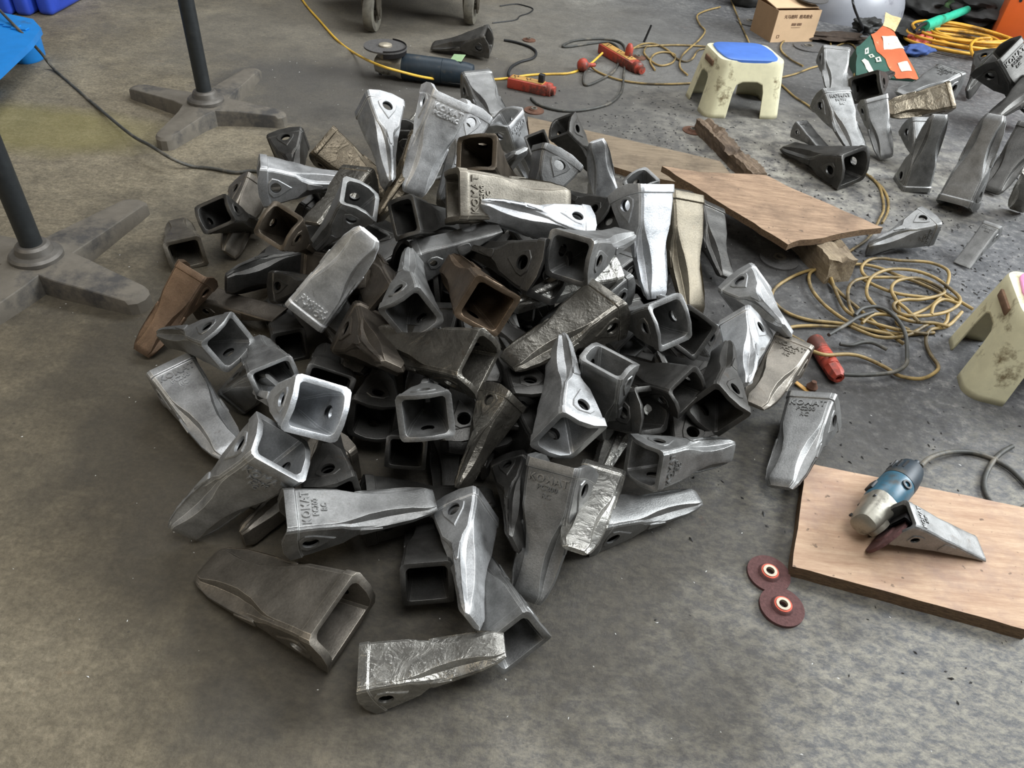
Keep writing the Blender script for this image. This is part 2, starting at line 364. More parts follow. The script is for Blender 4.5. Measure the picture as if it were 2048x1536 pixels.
def tooth_mesh(kind):
    S = SHAPE[kind]; bm = bmesh.new(); g = .013 if kind == 'R' else .007
    rings = []
    w0, h0 = S['w'][0][1], S['h'][0][1]
    rings.append(inner_section(.045, .02, .60)); rings.append(inner_section(.085, .045, .52)); rings.append(inner_section(w0 - .055, h0 - .062, .20)); rings.append(inner_section(w0 - .040, h0 - .044, .06, .035))
    rings.append(inner_section(w0 - .032, h0 - .034, 0, .055)); 
    rings.append(section(S, 0, .055, g)); rings.append(section(S, .05, .03, g)); rings.append(section(S, .066, .02, g)); rings.append(section(S, .074, .016, 0))
    xs = [.12, .2, .28, .34, .40, .46, .52, .58, .64, .70, .76, .82, .88, .93, .955, 1.0] if kind == 'R' else [.14, .3, .45, .6, .75, .88, .97, 1.0]
    for x in xs: rings.append(section(S, x))
    # merge duplicate points at the section's symmetric ends
    ring_loft(bm, rings, True, True); bmesh.ops.remove_doubles(bm, verts=bm.verts[:], dist=1e-5)
    bmesh.ops.recalc_face_normals(bm, faces=bm.faces[:])
    me = bpy.data.meshes.new('bucket_tooth'); bm.to_mesh(me); bm.free()
    o = bpy.data.objects.new('tmp', me); COL.objects.link(o)
    cb = bmesh.new(); lathe(cb, [(S['hr'], -.5), (S['hr'], .5)], 20, Matrix.Translation((S['hx'], 0, 0)) @ Matrix.Rotation(PI / 2, 4, 'X'))
    bmesh.ops.recalc_face_normals(cb, faces=cb.faces[:])
    cm = bpy.data.meshes.new('tmpc'); cb.to_mesh(cm); cb.free(); co = bpy.data.objects.new('tmpc', cm); COL.objects.link(co)
    me.materials.append(M['steel']); me.materials.append(M['steel_edge']); cm.materials.append(M['steel'])
    b = o.modifiers.new('b', 'BOOLEAN'); b.operation = 'DIFFERENCE'; b.solver = 'EXACT'; b.object = co
    v = o.modifiers.new('v', 'BEVEL'); v.width = .0045; v.segments = 2; v.limit_method = 'ANGLE'; v.angle_limit = math.radians(28); v.material = 1; v.use_clamp_overlap = True
    out = apply_mods(o); bpy.data.objects.remove(o); bpy.data.objects.remove(co)
    out.name = 'bucket_tooth'
    out.polygons.foreach_set('use_smooth', [True] * len(out.polygons)); out.set_sharp_from_angle(angle=math.radians(40))
    return out
def wall_w(S, x): return interp(S['w'], x)
def boss_mesh(kind):          # raised arrow-shaped boss around the pin hole, on the +y wall
    S = SHAPE[kind]; bm = bmesh.new(); n = 40
    poly = [(-.075, .05), (-.03, .10), (.03, .085), (.165, 0), (.03, -.085), (-.03, -.10), (-.075, -.05)] if kind == 'R' else [(-.06, .05), (.0, .075), (.07, .06), (.12, 0), (.07, -.06), (.0, -.075), (-.06, -.05)]
    def rad(a):
        best = .05; d = Vector((math.cos(a), math.sin(a)))
        for i in range(len(poly)):
            p = Vector(poly[i]); q = Vector(poly[(i + 1) % len(poly)]); e = q - p
            den = d.x * e.y - d.y * e.x
            if abs(den) < 1e-9: continue
            t = (p.x * e.y - p.y * e.x) / den; u = (p.x * d.y - p.y * d.x) / den
            if t > 0 and -1e-6 <= u <= 1 + 1e-6: best = t
        return best
    def ring(f, lift):
        out = []
        for k in range(n):
            a = 2 * PI * k / n; r = S['hr'] * 1.02 if f == 0 else rad(a) * f
            x = S['hx'] + r * math.cos(a); z = r * math.sin(a); out.append(Vector((x, wall_w(S, max(x, .0)) + lift, z)))
        return out
    rings = [ring(0, -.012), ring(0, .009), ring(.93, .009), ring(1, .003), ring(1, -.012)]
    ring_loft(bm, rings, False, False)
    me = bpy.data.meshes.new('pin_boss'); bmesh.ops.recalc_face_normals(bm, faces=bm.faces[:]); bm.to_mesh(me); bm.free()
    me.materials.append(M['steel']); me.polygons.foreach_set('use_smooth', [True] * len(me.polygons)); me.set_sharp_from_angle(angle=math.radians(30))
    return me
def pad_mesh(kind):           # low rounded wear pad further down the side wall
    S = SHAPE[kind]; bm = bmesh.new()
    def ring(sx, sz, lift):
        out = []
        for k in range(20):
            a = 2 * PI * k / 20; cx = abs(math.cos(a)) ** .45 * (1 if math.cos(a) > 0 else -1); sn = abs(math.sin(a)) ** .45 * (1 if math.sin(a) > 0 else -1)
            x = .53 + sx * cx; hh = interp(S['h'], x) - interp(S['s'], x) - .012
            out.append(Vector((x, interp(S['w'], x) + lift, hh * sz * sn)))
        return out
    ring_loft(bm, [ring(.08, .82, -.01), ring(.08, .82, .004), ring(.074, .74, .008)], False, True)
    me = bpy.data.meshes.new('side_pad'); bmesh.ops.recalc_face_normals(bm, faces=bm.faces[:]); bm.to_mesh(me); bm.free()
    me.materials.append(M['steel']); me.polygons.foreach_set('use_smooth', [True] * len(me.polygons)); me.set_sharp_from_angle(angle=math.radians(30)); return me
def letter_mesh(kind, lines):
    S = SHAPE[kind]; bm = bmesh.new()
    x0 = .135
    for i, (s, size) in enumerate(lines):
        me = text_mesh(s, size, .007, bevel=.0012, spacing=1.08)
        x = x0 + i * .055 - (.006 if i == 0 else 0)
        for v in me.vertices:
            tx, ty, tz = v.co; xx = x - ty
            v.co = (xx, tx, interp(S['h'], xx) + tz + .0015)
        bm.from_mesh(me); bpy.data.meshes.remove(me)
    me = bpy.data.meshes.new('raised_lettering'); bm.to_mesh(me); bm.free(); me.materials.append(M['steel']); return me
BODY = {k: tooth_mesh(k) for k in 'RS'}; BOSS = {k: boss_mesh(k) for k in 'RS'}; PAD = {k: pad_mesh(k) for k in 'RS'}
LET = {'a': letter_mesh('R', [('KOMAT', .078), ('PC200', .052), ('RC', .052)]), 'b': letter_mesh('R', [('KOMAT', .078), ('PC200-RC', .054)]),
       'c': letter_mesh('R', [('KOMAT', .078), ('PC300', .052), ('RC', .052)]), 's': letter_mesh('S', [('KOMAT', .072), ('20X', .05)])}
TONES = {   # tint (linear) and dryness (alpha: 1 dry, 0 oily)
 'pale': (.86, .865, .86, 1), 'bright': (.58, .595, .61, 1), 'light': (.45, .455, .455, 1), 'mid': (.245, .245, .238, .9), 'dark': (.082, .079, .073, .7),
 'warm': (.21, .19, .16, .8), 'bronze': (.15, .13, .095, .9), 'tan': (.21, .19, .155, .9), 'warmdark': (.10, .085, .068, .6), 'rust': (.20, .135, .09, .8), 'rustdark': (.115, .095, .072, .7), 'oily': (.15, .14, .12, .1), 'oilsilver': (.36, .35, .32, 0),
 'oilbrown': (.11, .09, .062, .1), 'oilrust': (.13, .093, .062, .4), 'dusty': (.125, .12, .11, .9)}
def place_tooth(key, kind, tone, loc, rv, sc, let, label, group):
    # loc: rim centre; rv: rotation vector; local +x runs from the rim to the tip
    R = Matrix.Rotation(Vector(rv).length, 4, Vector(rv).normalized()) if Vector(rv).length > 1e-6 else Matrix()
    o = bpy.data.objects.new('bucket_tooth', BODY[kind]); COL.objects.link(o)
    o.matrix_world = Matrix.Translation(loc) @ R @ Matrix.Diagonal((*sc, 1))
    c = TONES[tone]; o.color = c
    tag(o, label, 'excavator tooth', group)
    def child(name, me, mirror=False):
        p = bpy.data.objects.new(name, me); COL.objects.link(p); p.parent = o; p.color = c
        if mirror: p.rotation_euler = (PI, 0, 0)
        return p
    child('pin_boss', BOSS[kind]); child('pin_boss', BOSS[kind], True)
    child('side_pad', PAD[kind]); child('side_pad', PAD[kind], True)
    if let: child('raised_lettering', LET[let])
    return o
TEETH = [
 ('1', 'R', 'light', (-0.4328, 1.9778, 0.3426), (1.2719, -0.4327, -1.3741), (0.2578, 0.2517, 0.2684), None, 'silver tooth standing tip down left of the tall lettered one, round pin hole uppermost', 'teeth heaped in the big pile'),
 ('2', 'R', 'pale', (-0.2377, 1.8754, 0.4318), (-0.9715, -3.0510, 2.9564), (0.2604, 0.2883, 0.2657), 'b', 'tall silver lettered tooth standing tip down at the back top of the pile', 'teeth heaped in the big pile'),
 ('3', 'R', 'light', (-0.1889, 2.0834, 0.3092), (1.4592, -0.4201, -2.1073), (0.2600, 0.2600, 0.2600), 'a', 'silver tooth mostly hidden behind the tall lettered tooth at the back', 'teeth heaped in the big pile'),
 ('4', 'R', 'mid', (-0.2531, 2.9152, 0.0851), (1.2745, -0.0956, -19.9909), (0.2797, 0.3134, 0.2932), None, 'blue-grey tooth leaning alone behind the pile, nearest the red power strip', None),
 ('5', 'R', 'light', (-0.1111, 2.3004, 0.2147), (-5.4341, -9.7088, 2.3114), (0.2335, 0.2538, 0.2634), 'a', 'tooth with dark open socket and lit lettered face at the back right of the pile', 'teeth heaped in the big pile'),
 ('7', 'R', 'rustdark', (-0.1354, 1.6330, 0.3980), (0.6738, 1.0949, 0.5241), (0.2477, 0.2185, 0.2418), None, 'rusty open socket facing forwards just right of the tall lettered tooth', 'teeth heaped in the big pile'),
 ('8', 'R', 'tan', (-0.1732, 1.5008, 0.3525), (0.9233, 0.2883, 0.2718), (0.2882, 0.2895, 0.2838), 'c', 'large brownish lettered tooth lying near the top, tip to the right', 'teeth heaped in the big pile'),
 ('9', 'R', 'bright', (0.1271, 1.5254, 0.2798), (0.1520, 2.1492, 2.7174), (0.2540, 0.2453, 0.2413), None, 'pale silver tooth lying on the large brownish one, sharp tip to the left', 'teeth heaped in the big pile'),
 ('10', 'R', 'mid', (0.0595, 1.8125, 0.3303), (-1.9276, 0.4773, 3.1702), (0.2082, 0.2214, 0.2987), None, 'grey tooth with a pin hole inside an arrow-shaped boss, back right of the pile', 'teeth heaped in the big pile'),
 ('11', 'R', 'dark', (0.0791, 2.3494, 0.1929), (1.8903, 0.7591, -0.7376), (0.2339, 0.2123, 0.2298), None, 'dark tooth with lit rough edge behind the arrow-boss tooth', 'teeth heaped in the big pile'),
 ('12', 'R', 'dark', (0.0051, 2.2365, 0.1759), (-1.1113, 0.3805, 1.4034), (0.2094, 0.1777, 0.1854), None, 'dark arched socket peeping out left behind the arrow-boss tooth', 'teeth heaped in the big pile'),
 ('13', 'R', 'light', (0.2398, 2.1631, 0.0187), (1.4049, -1.3886, 1.5739), (0.2491, 0.2337, 0.2469), None, 'tooth with narrow tip pointing straight up at the back right beside the plank', 'teeth heaped in the big pile'),
 ('14', 'R', 'mid', (0.3090, 1.9849, 0.2040), (-0.2402, 1.1873, 0.6273), (0.2159, 0.1832, 0.2050), None, 'light L-shaped socket rim behind the tall bright tooth, near the plywood tip', 'teeth heaped in the big pile'),
 ('15', 'R', 'bright', (0.2612, 1.6531, 0.3354), (-0.8677, -3.2397, 3.6189), (0.2597, 0.2948, 0.2913), None, 'tallest bright silver tooth standing tip down at the right of the pile', 'teeth heaped in the big pile'),
 ('16', 'R', 'bronze', (0.3712, 1.7924, 0.2402), (0.0727, 0.7207, -1.1213), (0.3052, 0.3046, 0.3058), None, 'long brown-grey tooth standing right beside the tallest bright tooth', 'teeth heaped in the big pile'),
 ('17', 'R', 'dark', (0.5172, 2.0251, 0.0897), (-0.2244, 0.4524, -1.3014), (0.2544, 0.2495, 0.2534), None, 'dark tooth with faceted tip down, under the edge of the plywood', 'teeth heaped in the big pile'),
 ('18', 'R', 'light', (0.5751, 1.6388, 0.1009), (-0.8294, 0.3955, -1.4143), (0.2577, 0.2555, 0.2631), None, 'light tooth with round hole at the right edge, thin tip beside the ochre cord', 'teeth heaped in the big pile'),
 ('19', 'R', 'light', (0.5336, 1.4212, 0.1299), (0.5399, -0.8394, -1.6350), (0.2444, 0.2188, 0.2470), None, 'light tooth, oval hole, thin tip down, directly behind the warm grey lettered one at right', 'teeth heaped in the big pile'),
 ('20', 'R', 'warm', (0.6438, 1.3939, 0.0896), (0.0811, 0.1133, 4.1731), (0.2427, 0.2356, 0.2234), 'a', 'warm grey lettered tooth leaning at the right foot of the pile beside the red connector', 'teeth heaped in the big pile'),
 ('21', 'R', 'mid', (0.6734, 1.2342, 0.0645), (0.3338, -0.4125, -2.0251), (0.2571, 0.2655, 0.2387), 'a', 'lettered tooth lying alone on the floor at the right, its tip near the wooden board', None),
 ('22', 'R', 'mid', (0.2993, 1.1996, 0.2874), (-0.6684, 0.1853, 2.0453), (0.2307, 0.2115, 0.2338), None, 'open socket with pale kite-shaped rim facing right, front of the long brown-grey tooth', 'teeth heaped in the big pile'),
 ('23', 'R', 'dark', (0.3752, 1.3001, 0.1931), (-1.1218, -0.4890, 1.8672), (0.2382, 0.2361, 0.2231), None, 'dark tooth with a pin hole under the kite-shaped socket', 'teeth heaped in the big pile'),
 ('24', 'R', 'light', (0.4607, 1.4934, 0.0370), (-0.8360, -0.7274, -2.2074), (0.2353, 0.2278, 0.2027), None, 'light tooth side with pin hole wedged right of the kite-shaped socket', 'teeth heaped in the big pile'),
 ('25', 'R', 'dark', (0.3371, 1.0797, 0.2120), (0.9047, 0.3540, -3.8142), (0.2133, 0.2137, 0.1831), None, 'dark tooth lying with its light rim to the lower right, small bright pin hole below', 'teeth heaped in the big pile'),
 ('26', 'R', 'mid', (0.1758, 1.0677, 0.2800), (1.6614, 0.8254, -1.6392), (0.2001, 0.2496, 0.1530), None, 'grey tooth with thick collar upwards right of the pile centre, standing tip down', 'teeth heaped in the big pile'),
 ('27', 'R', 'light', (0.1095, 0.9385, 0.2058), (-0.7150, -1.0220, 1.4277), (0.2351, 0.2913, 0.2375), None, 'pale-sided tooth with oval pin hole and wide socket opening downwards, right of centre', 'teeth heaped in the big pile'),
 ('28', 'R', 'oily', (0.1819, 1.2626, 0.2615), (-0.3575, -0.0318, 3.8012), (0.2550, 0.2830, 0.2431), None, 'large oily tooth with blunt tip to the lower left, right of the pile centre', 'teeth heaped in the big pile'),
 ('29', 'R', 'mid', (0.2306, 1.5071, 0.1667), (-0.3033, -0.0770, 3.8935), (0.2408, 0.2227, 0.2312), None, 'grey tooth tucked behind the large oily blunt one, pin hole at the right', 'teeth heaped in the big pile'),
 ('30', 'R', 'mid', (0.2955, 1.7924, 0.0436), (-0.3446, 0.3956, 3.8295), (0.2185, 0.1903, 0.1811), None, 'rearmost of three stacked teeth by the blunt oily one, only hole and edge showing', 'teeth heaped in the big pile'),
 ('31', 'R', 'mid', (0.0929, 1.3178, 0.3377), (-0.2043, 0.1182, 1.0095), (0.2598, 0.2672, 0.2489), None, 'dark square open socket with stub tip up right, below the pale lying tooth', 'teeth heaped in the big pile'),
 ('32', 'R', 'dark', (0.0546, 1.3259, 0.2930), (-0.0427, -1.3593, -3.5975), (0.2750, 0.2764, 0.2954), None, 'dark side of a tooth with a round pin hole left of the dark square socket', 'teeth heaped in the big pile'),
 ('33', 'S', 'mid', (-0.2348, 1.4080, 0.2354), (-0.0002, -0.3881, 0.3568), (0.1968, 0.2001, 0.2059), None, 'smooth grey wedge tooth, flat chisel edge up right, small hole below, pile centre', 'teeth heaped in the big pile'),
 ('34', 'R', 'mid', (-0.2056, 1.1351, 0.2917), (0.6527, 0.8716, 1.5245), (0.2414, 0.2402, 0.2241), None, 'open socket with pale diamond-shaped rim below the smooth grey wedge', 'teeth heaped in the big pile'),
 ('35', 'R', 'oilrust', (-0.0606, 1.1448, 0.3219), (-0.8068, -0.8258, 1.9421), (0.2497, 0.2345, 0.2590), None, 'rusty orange open socket with oily top, right of the pale diamond rim', 'teeth heaped in the big pile'),
 ('36', 'R', 'oily', (-0.0644, 1.0322, 0.2725), (2.8702, 3.3641, -15.5177), (0.2645, 0.2743, 0.2195), None, 'long dark oily tooth lying with its ridge across the middle of the pile', 'teeth heaped in the big pile'),
 ('37', 'R', 'pale', (-0.4502, 1.3101, 0.1597), (-13.2247, 9.3152, -5.6004), (0.2648, 0.2553, 0.2630), 'b', 'large light lettered tooth left of centre, collar lower left, tip up right', 'teeth heaped in the big pile'),
 ('38', 'R', 'rust', (-0.7553, 1.4124, 0.1373), (0.3467, 0.7553, -1.8824), (0.2217, 0.2080, 0.2121), None, 'rust-brown tooth on the floor at the left edge, beside the iron foot', 'teeth heaped in the big pile'),
 ('39', 'S', 'warmdark', (-0.7705, 1.4403, 0.0338), (-0.1137, -0.1234, -0.2646), (0.2159, 0.2149, 0.1618), None, 'dark brown tooth lying right of the rust-brown one at the left edge', 'teeth heaped in the big pile'),
 ('40', 'R', 'mid', (-0.5705, 1.1206, 0.1896), (-0.0324, 1.6747, 1.9077), (0.2383, 0.2153, 0.2287), None, 'open square socket turned on its corner at the left edge of the pile', 'teeth heaped in the big pile'),
 ('41', 'R', 'light', (-0.7119, 1.1405, 0.0557), (0.1327, -0.0062, -0.8008), (0.2545, 0.2554, 0.2518), 'a', 'large light lettered tooth leaning on the floor at the lower left edge', 'teeth heaped in the big pile'),
 ('42', 'R', 'mid', (-0.5734, 1.1482, 0.0381), (1.5350, -1.1174, 0.1793), (0.2248, 0.1880, 0.2191), None, 'small grey corner of a tooth right of the lettered one at lower left', 'teeth heaped in the big pile'),
 ('43', 'R', 'mid', (-0.4454, 1.0179, 0.2008), (-0.3786, -0.0031, 2.1418), (0.2120, 0.2222, 0.1472), None, 'tooth with flattened dark socket opening just above the brightest whitish rim', 'teeth heaped in the big pile'),
 ('44', 'R', 'bright', (-0.3275, 0.8920, 0.2557), (0.4872, -1.7642, -3.5956), (0.2562, 0.2662, 0.2356), None, 'open socket with the brightest whitish rim, lower left of the pile', 'teeth heaped in the big pile'),
 ('45', 'R', 'light', (-0.3803, 0.8373, 0.2114), (-0.7323, -2.7283, 2.6460), (0.2705, 0.2776, 0.2606), 'a', 'big tooth at lower left, socket up right, long blunt tip on the floor', 'teeth heaped in the big pile'),
 ('46', 'R', 'mid', (-0.3484, 0.7427, 0.1274), (0.1167, 0.0451, 0.3541), (0.2494, 0.2239, 0.2323), 'a', 'tooth lying flat at lower centre, lettering turned sideways, oily scoop, tip right', 'teeth heaped in the big pile'),
 ('47', 'R', 'dark', (-0.2884, 0.8106, 0.1199), (0.8798, 1.3408, 1.4154), (0.2398, 0.2371, 0.2268), None, 'dark tooth side with pin hole below the brightest whitish rim', 'teeth heaped in the big pile'),
 ('48', 'R', 'warm', (-0.3264, 0.9855, 0.0468), (-0.8558, 1.5985, -1.5427), (0.2483, 0.2471, 0.2479), None, 'faceted stub tip sticking out under the big blunt-tipped tooth at lower left', 'teeth heaped in the big pile'),
 ('49', 'R', 'mid', (-0.1398, 0.8867, 0.2697), (0.6377, 1.4049, 0.9940), (0.2349, 0.2066, 0.2221), None, 'open upright square socket with pale rim facing the viewer, lower centre of the pile', 'teeth heaped in the big pile'),
 ('50', 'R', 'dark', (-0.1830, 0.9276, 0.1282), (0.9542, -1.1544, -4.2894), (0.2040, 0.1936, 0.1511), None, 'broken-looking dark socket rim right below the upright square one', 'teeth heaped in the big pile'),
 ('51', 'R', 'oily', (-0.0143, 1.0262, 0.2048), (-0.3282, 1.4053, -1.2842), (0.1936, 0.2010, 0.1751), None, 'dark oily tooth standing tip down with a bright scoop, right of the upright square socket', 'teeth heaped in the big pile'),
 ('52', 'R', 'mid', (0.1037, 0.8807, 0.1854), (-1.8118, -0.4858, 3.8324), (0.2385, 0.2629, 0.2475), 'a', 'grey lettered tooth standing tip down at lower centre, hole at its right side', 'teeth heaped in the big pile'),
 ('53', 'R', 'light', (-0.0612, 0.8358, 0.0811), (-1.0136, 0.5891, -1.3833), (0.2502, 0.2434, 0.2300), None, 'slim light tooth standing tip down in front, pin hole at upper left, lower centre', 'teeth heaped in the big pile'),
 ('54', 'R', 'dark', (-0.1061, 0.6829, 0.0865), (-0.3325, 0.2297, 1.7337), (0.2248, 0.2192, 0.1950), None, 'dark open socket on the floor left behind the slim front tooth', 'teeth heaped in the big pile'),
 ('55', 'R', 'mid', (0.0455, 0.5974, 0.0801), (-0.5421, -0.3452, 2.0504), (0.2485, 0.2499, 0.2177), None, 'tooth on the floor, wide socket lower right, back under the slim front tooth', 'teeth heaped in the big pile'),
 ('56', 'R', 'oilsilver', (-0.1738, 0.5384, 0.0374), (0.0254, -0.3554, 0.1694), (0.2188, 0.2083, 0.2009), None, 'frontmost tooth on the floor, oily foil-like silver face, rim to the left', 'teeth heaped in the big pile'),
 ('57', 'R', 'warm', (-0.2302, 0.6090, 0.0713), (-0.2886, -0.0885, 2.7363), (0.2985, 0.3381, 0.2431), None, 'warm grey tooth lying on the floor front left, rounded tip left and wide socket right', 'teeth heaped in the big pile'),
 ('58', 'R', 'mid', (0.2543, 0.9383, 0.1555), (1.0920, 0.4939, 0.2961), (0.2322, 0.2059, 0.2359), 'a', 'light lettered tooth at lower right, open socket left, pointed tip right', 'teeth heaped in the big pile'),
 ('59', 'R', 'mid', (0.1689, 0.8563, 0.0566), (-1.5411, -1.2553, -5.4382), (0.2470, 0.1878, 0.2623), None, 'smooth grey tooth on the floor at lower right, scooped tip to the right', 'teeth heaped in the big pile'),
 ('60', 'R', 'dark', (0.4066, 1.0821, 0.1709), (-0.9014, -0.6058, 1.2786), (0.2477, 0.2425, 0.2365), None, 'large dark open socket tilted on its corner at the right foot, tip upwards', 'teeth heaped in the big pile'),
 ('61', 'R', 'dark', (0.2709, 1.0560, 0.1783), (0.8975, -1.2114, -3.4825), (0.2446, 0.2410, 0.2221), None, 'dark tooth side with a pin hole beside the grey collared tooth, lower centre right', 'teeth heaped in the big pile'),
 ('62', 'R', 'oilsilver', (0.2633, 1.1925, 0.0774), (-1.6199, 2.1375, 3.0846), (0.2500, 0.2500, 0.2500), None, 'shiny narrow tooth end standing between the wide-socket tooth and the light open one', 'teeth heaped in the big pile'),
 ('63', 'R', 'mid', (0.2643, 1.3362, 0.1051), (-0.4145, -0.6949, 2.1023), (0.2070, 0.1825, 0.1841), None, 'small bright socket edge left of the kite-shaped socket', 'teeth heaped in the big pile'),
 ('64', 'R', 'light', (-0.7047, 1.7602, 0.2067), (-0.0616, 0.0391, 0.3379), (0.2475, 0.2533, 0.2688), None, 'light tooth lying on its side at the upper left, pin hole left and tip right', 'teeth heaped in the big pile'),
 ('65', 'R', 'mid', (-0.3726, 1.4617, 0.3449), (-0.1337, -3.9786, -0.7111), (0.2291, 0.2103, 0.2186), None, 'open-socket tooth, pin hole inside and below, tip down left, upper left centre', 'teeth heaped in the big pile'),
 ('66', 'R', 'rustdark', (-0.5286, 1.3699, 0.3144), (-0.2592, 0.8943, 1.2078), (0.2225, 0.2011, 0.2028), None, 'brown-rimmed open socket facing up at the upper left, below the light lying tooth', 'teeth heaped in the big pile'),
 ('67', 'R', 'warm', (-0.8056, 1.9170, 0.0925), (-0.4499, 0.8140, -1.3179), (0.2528, 0.2246, 0.2488), None, 'long warm grey tooth with tip down at the left, left of the brown-rimmed socket', 'teeth heaped in the big pile'),
 ('68', 'R', 'dark', (-0.7941, 1.6433, 0.1637), (-0.9343, 0.1667, 1.4976), (0.2274, 0.2373, 0.1851), None, 'dark open socket at the far upper left of the pile', 'teeth heaped in the big pile'),
 ('69', 'R', 'tan', (-0.8884, 1.6264, 0.0443), (-0.1451, -0.0130, 2.0764), (0.2255, 0.2401, 0.2073), None, 'pale-rimmed socket standing alone on the floor at the left edge', 'teeth heaped in the big pile'),
 ('70', 'R', 'oilbrown', (-0.6540, 2.1696, 0.1267), (0.6820, 0.2952, -0.4664), (0.2459, 0.2944, 0.2566), None, 'brown oily tooth leaning at the back left with glossy smeared face', 'teeth heaped in the big pile'),
 ('71', 'R', 'dark', (-0.8041, 2.2765, 0.0796), (-1.0528, 0.9559, -0.8550), (0.2431, 0.2190, 0.2845), None, 'dark tooth at the back left corner with a large light hole on top', 'teeth heaped in the big pile'),
 ('72', 'R', 'dark', (-0.3942, 2.1147, 0.2329), (-0.2436, 1.5836, 0.2370), (0.2328, 0.2287, 0.2048), None, 'dark tooth with small hole between the two tall silver ones at the back', 'teeth heaped in the big pile'),
 ('74', 'R', 'dark', (-0.2721, 1.4379, 0.3241), (0.6220, 0.8310, 0.7087), (0.2115, 0.2243, 0.1718), None, 'dark open socket with thin bright rim left of the large brownish lettered tooth', 'teeth heaped in the big pile'),
 ('75', 'R', 'oilbrown', (-0.2971, 1.8989, 0.2724), (-0.9038, 1.8696, -0.8491), (0.2501, 0.2500, 0.2500), None, 'curved brown oily tooth end under the tall lettered tooth', 'teeth heaped in the big pile'),
 ('76', 'R', 'dark', (-0.5607, 1.4324, 0.1086), (-0.6121, -0.3488, -0.5811), (0.2234, 0.2143, 0.1838), None, 'dark tooth side with pin hole left of the large light lettered one', 'teeth heaped in the big pile'),
 ('77', 'R', 'dark', (-0.6060, 1.6476, 0.0459), (-1.2207, 1.4077, -1.6684), (0.2498, 0.2498, 0.2498), None, 'dark tooth with its tip left, low behind the rust-brown tooth', 'teeth heaped in the big pile'),
 ('78', 'R', 'warmdark', (-0.4864, 1.4877, 0.1312), (0.9230, -0.8080, -0.4712), (0.2472, 0.2424, 0.2463), None, 'brown tooth with pale collar strip partly under the large light lettered tooth', 'teeth heaped in the big pile'),
 ('79', 'R', 'warmdark', (-0.3264, 1.2274, 0.1547), (-0.7897, -0.0265, -1.1969), (0.2684, 0.2565, 0.2959), None, 'dark brown tooth with round hole and lit ridge near the pale diamond rim', 'teeth heaped in the big pile'),
 ('80', 'R', 'dark', (-0.5158, 1.2958, 0.0429), (0.1832, -0.0582, -4.2184), (0.2248, 0.1956, 0.2122), None, 'dark socket fragment below the collar of the large light lettered tooth', 'teeth heaped in the big pile'),
 ('81', 'R', 'warmdark', (-0.2637, 1.2706, 0.2035), (-0.3949, -0.9089, 1.9916), (0.2454, 0.2388, 0.2443), None, 'dark brown tooth, rim down, just above left of the pale diamond rim', 'teeth heaped in the big pile'),
 ('83', 'R', 'dark', (-0.2654, 1.0311, 0.1012), (-2.2917, -2.6621, -2.1260), (0.2441, 0.2427, 0.2342), None, 'dark triangular tooth side with hole left of the upright square socket', 'teeth heaped in the big pile'),
 ('84', 'R', 'dark', (-0.3684, 1.0935, 0.1326), (-0.0090, 0.5706, 1.6713), (0.2073, 0.2531, 0.1298), None, 'dark flattened socket right behind the brightest whitish rim', 'teeth heaped in the big pile'),
 ('85', 'R', 'dark', (-0.3280, 1.4026, 0.0938), (-0.1190, 0.0172, -1.6032), (0.2492, 0.2490, 0.2490), None, 'dark lump of a tooth end in the hollow above the brightest rim', 'teeth heaped in the big pile'),
 ('87', 'R', 'dark', (0.0248, 0.9711, 0.0513), (2.3546, -1.3532, 3.3409), (0.2289, 0.2213, 0.1838), None, 'dark tooth with hole, left of the grey lettered one standing at lower centre', 'teeth heaped in the big pile'),
 ('88', 'R', 'oilsilver', (0.1842, 0.9366, 0.0802), (-0.3291, -0.2485, -1.8078), (0.2369, 0.2224, 0.2224), None, 'small shiny tooth end at the foot of the grey standing lettered tooth', 'teeth heaped in the big pile'),
 ('90', 'R', 'oily', (-0.4602, 1.8152, 0.1938), (-0.0948, 0.3323, 4.4298), (0.2499, 0.2499, 0.2499), None, 'narrow tooth end with a white glint at the upper left centre', 'teeth heaped in the big pile'),
 ('91', 'R', 'oilsilver', (0.1772, 1.4706, 0.2221), (-0.9531, 2.2671, -1.2994), (0.2647, 0.2627, 0.2627), None, 'crumpled oily tooth end pointing left just above the large blunt oily tooth', 'teeth heaped in the big pile'),
 ('92', 'R', 'light', (-0.3379, 2.1588, 0.1031), (-3.1385, 0.8697, -1.0588), (0.2500, 0.2500, 0.2500), None, 'light narrow tooth end above the rusty forward socket', 'teeth heaped in the big pile'),
 ('93', 'R', 'oilsilver', (-0.2800, 2.3278, 0.0298), (1.6300, -1.4428, 2.1746), (0.2500, 0.2499, 0.2499), None, 'small curved shiny tooth end between the two tall silver teeth', 'teeth heaped in the big pile'),
 ('94', 'R', 'mid', (-0.1500, 1.9847, 0.1425), (2.5241, -1.0677, 1.1220), (0.2500, 0.2500, 0.2500), None, 'small grey chisel end pointing right at the back, right of the rusty socket', 'teeth heaped in the big pile'),
 ('104', 'R', 'dark', (0.2333, 1.9175, 0.1084), (1.3800, 2.8572, -1.1339), (0.2500, 0.2500, 0.2500), None, 'dark tooth filling the gap left of the tallest bright silver tooth', 'teeth heaped in the big pile'),
 ('R1', 'R', 'mid', (1.2831, 3.5414, 0.1502), (0.3043, 0.2723, -1.6119), (0.2502, 0.3124, 0.2204), None, 'farthest blue-grey tooth of the right heap, beside the green carton, tip down', 'teeth heaped at the upper right'),
 ('R2', 'R', 'dark', (1.3054, 3.1254, 0.1579), (-0.5225, -0.2399, 0.9224), (0.2603, 0.3096, 0.2530), None, 'dark open socket of the right heap between the green carton and the lettered tooth', 'teeth heaped at the upper right'),
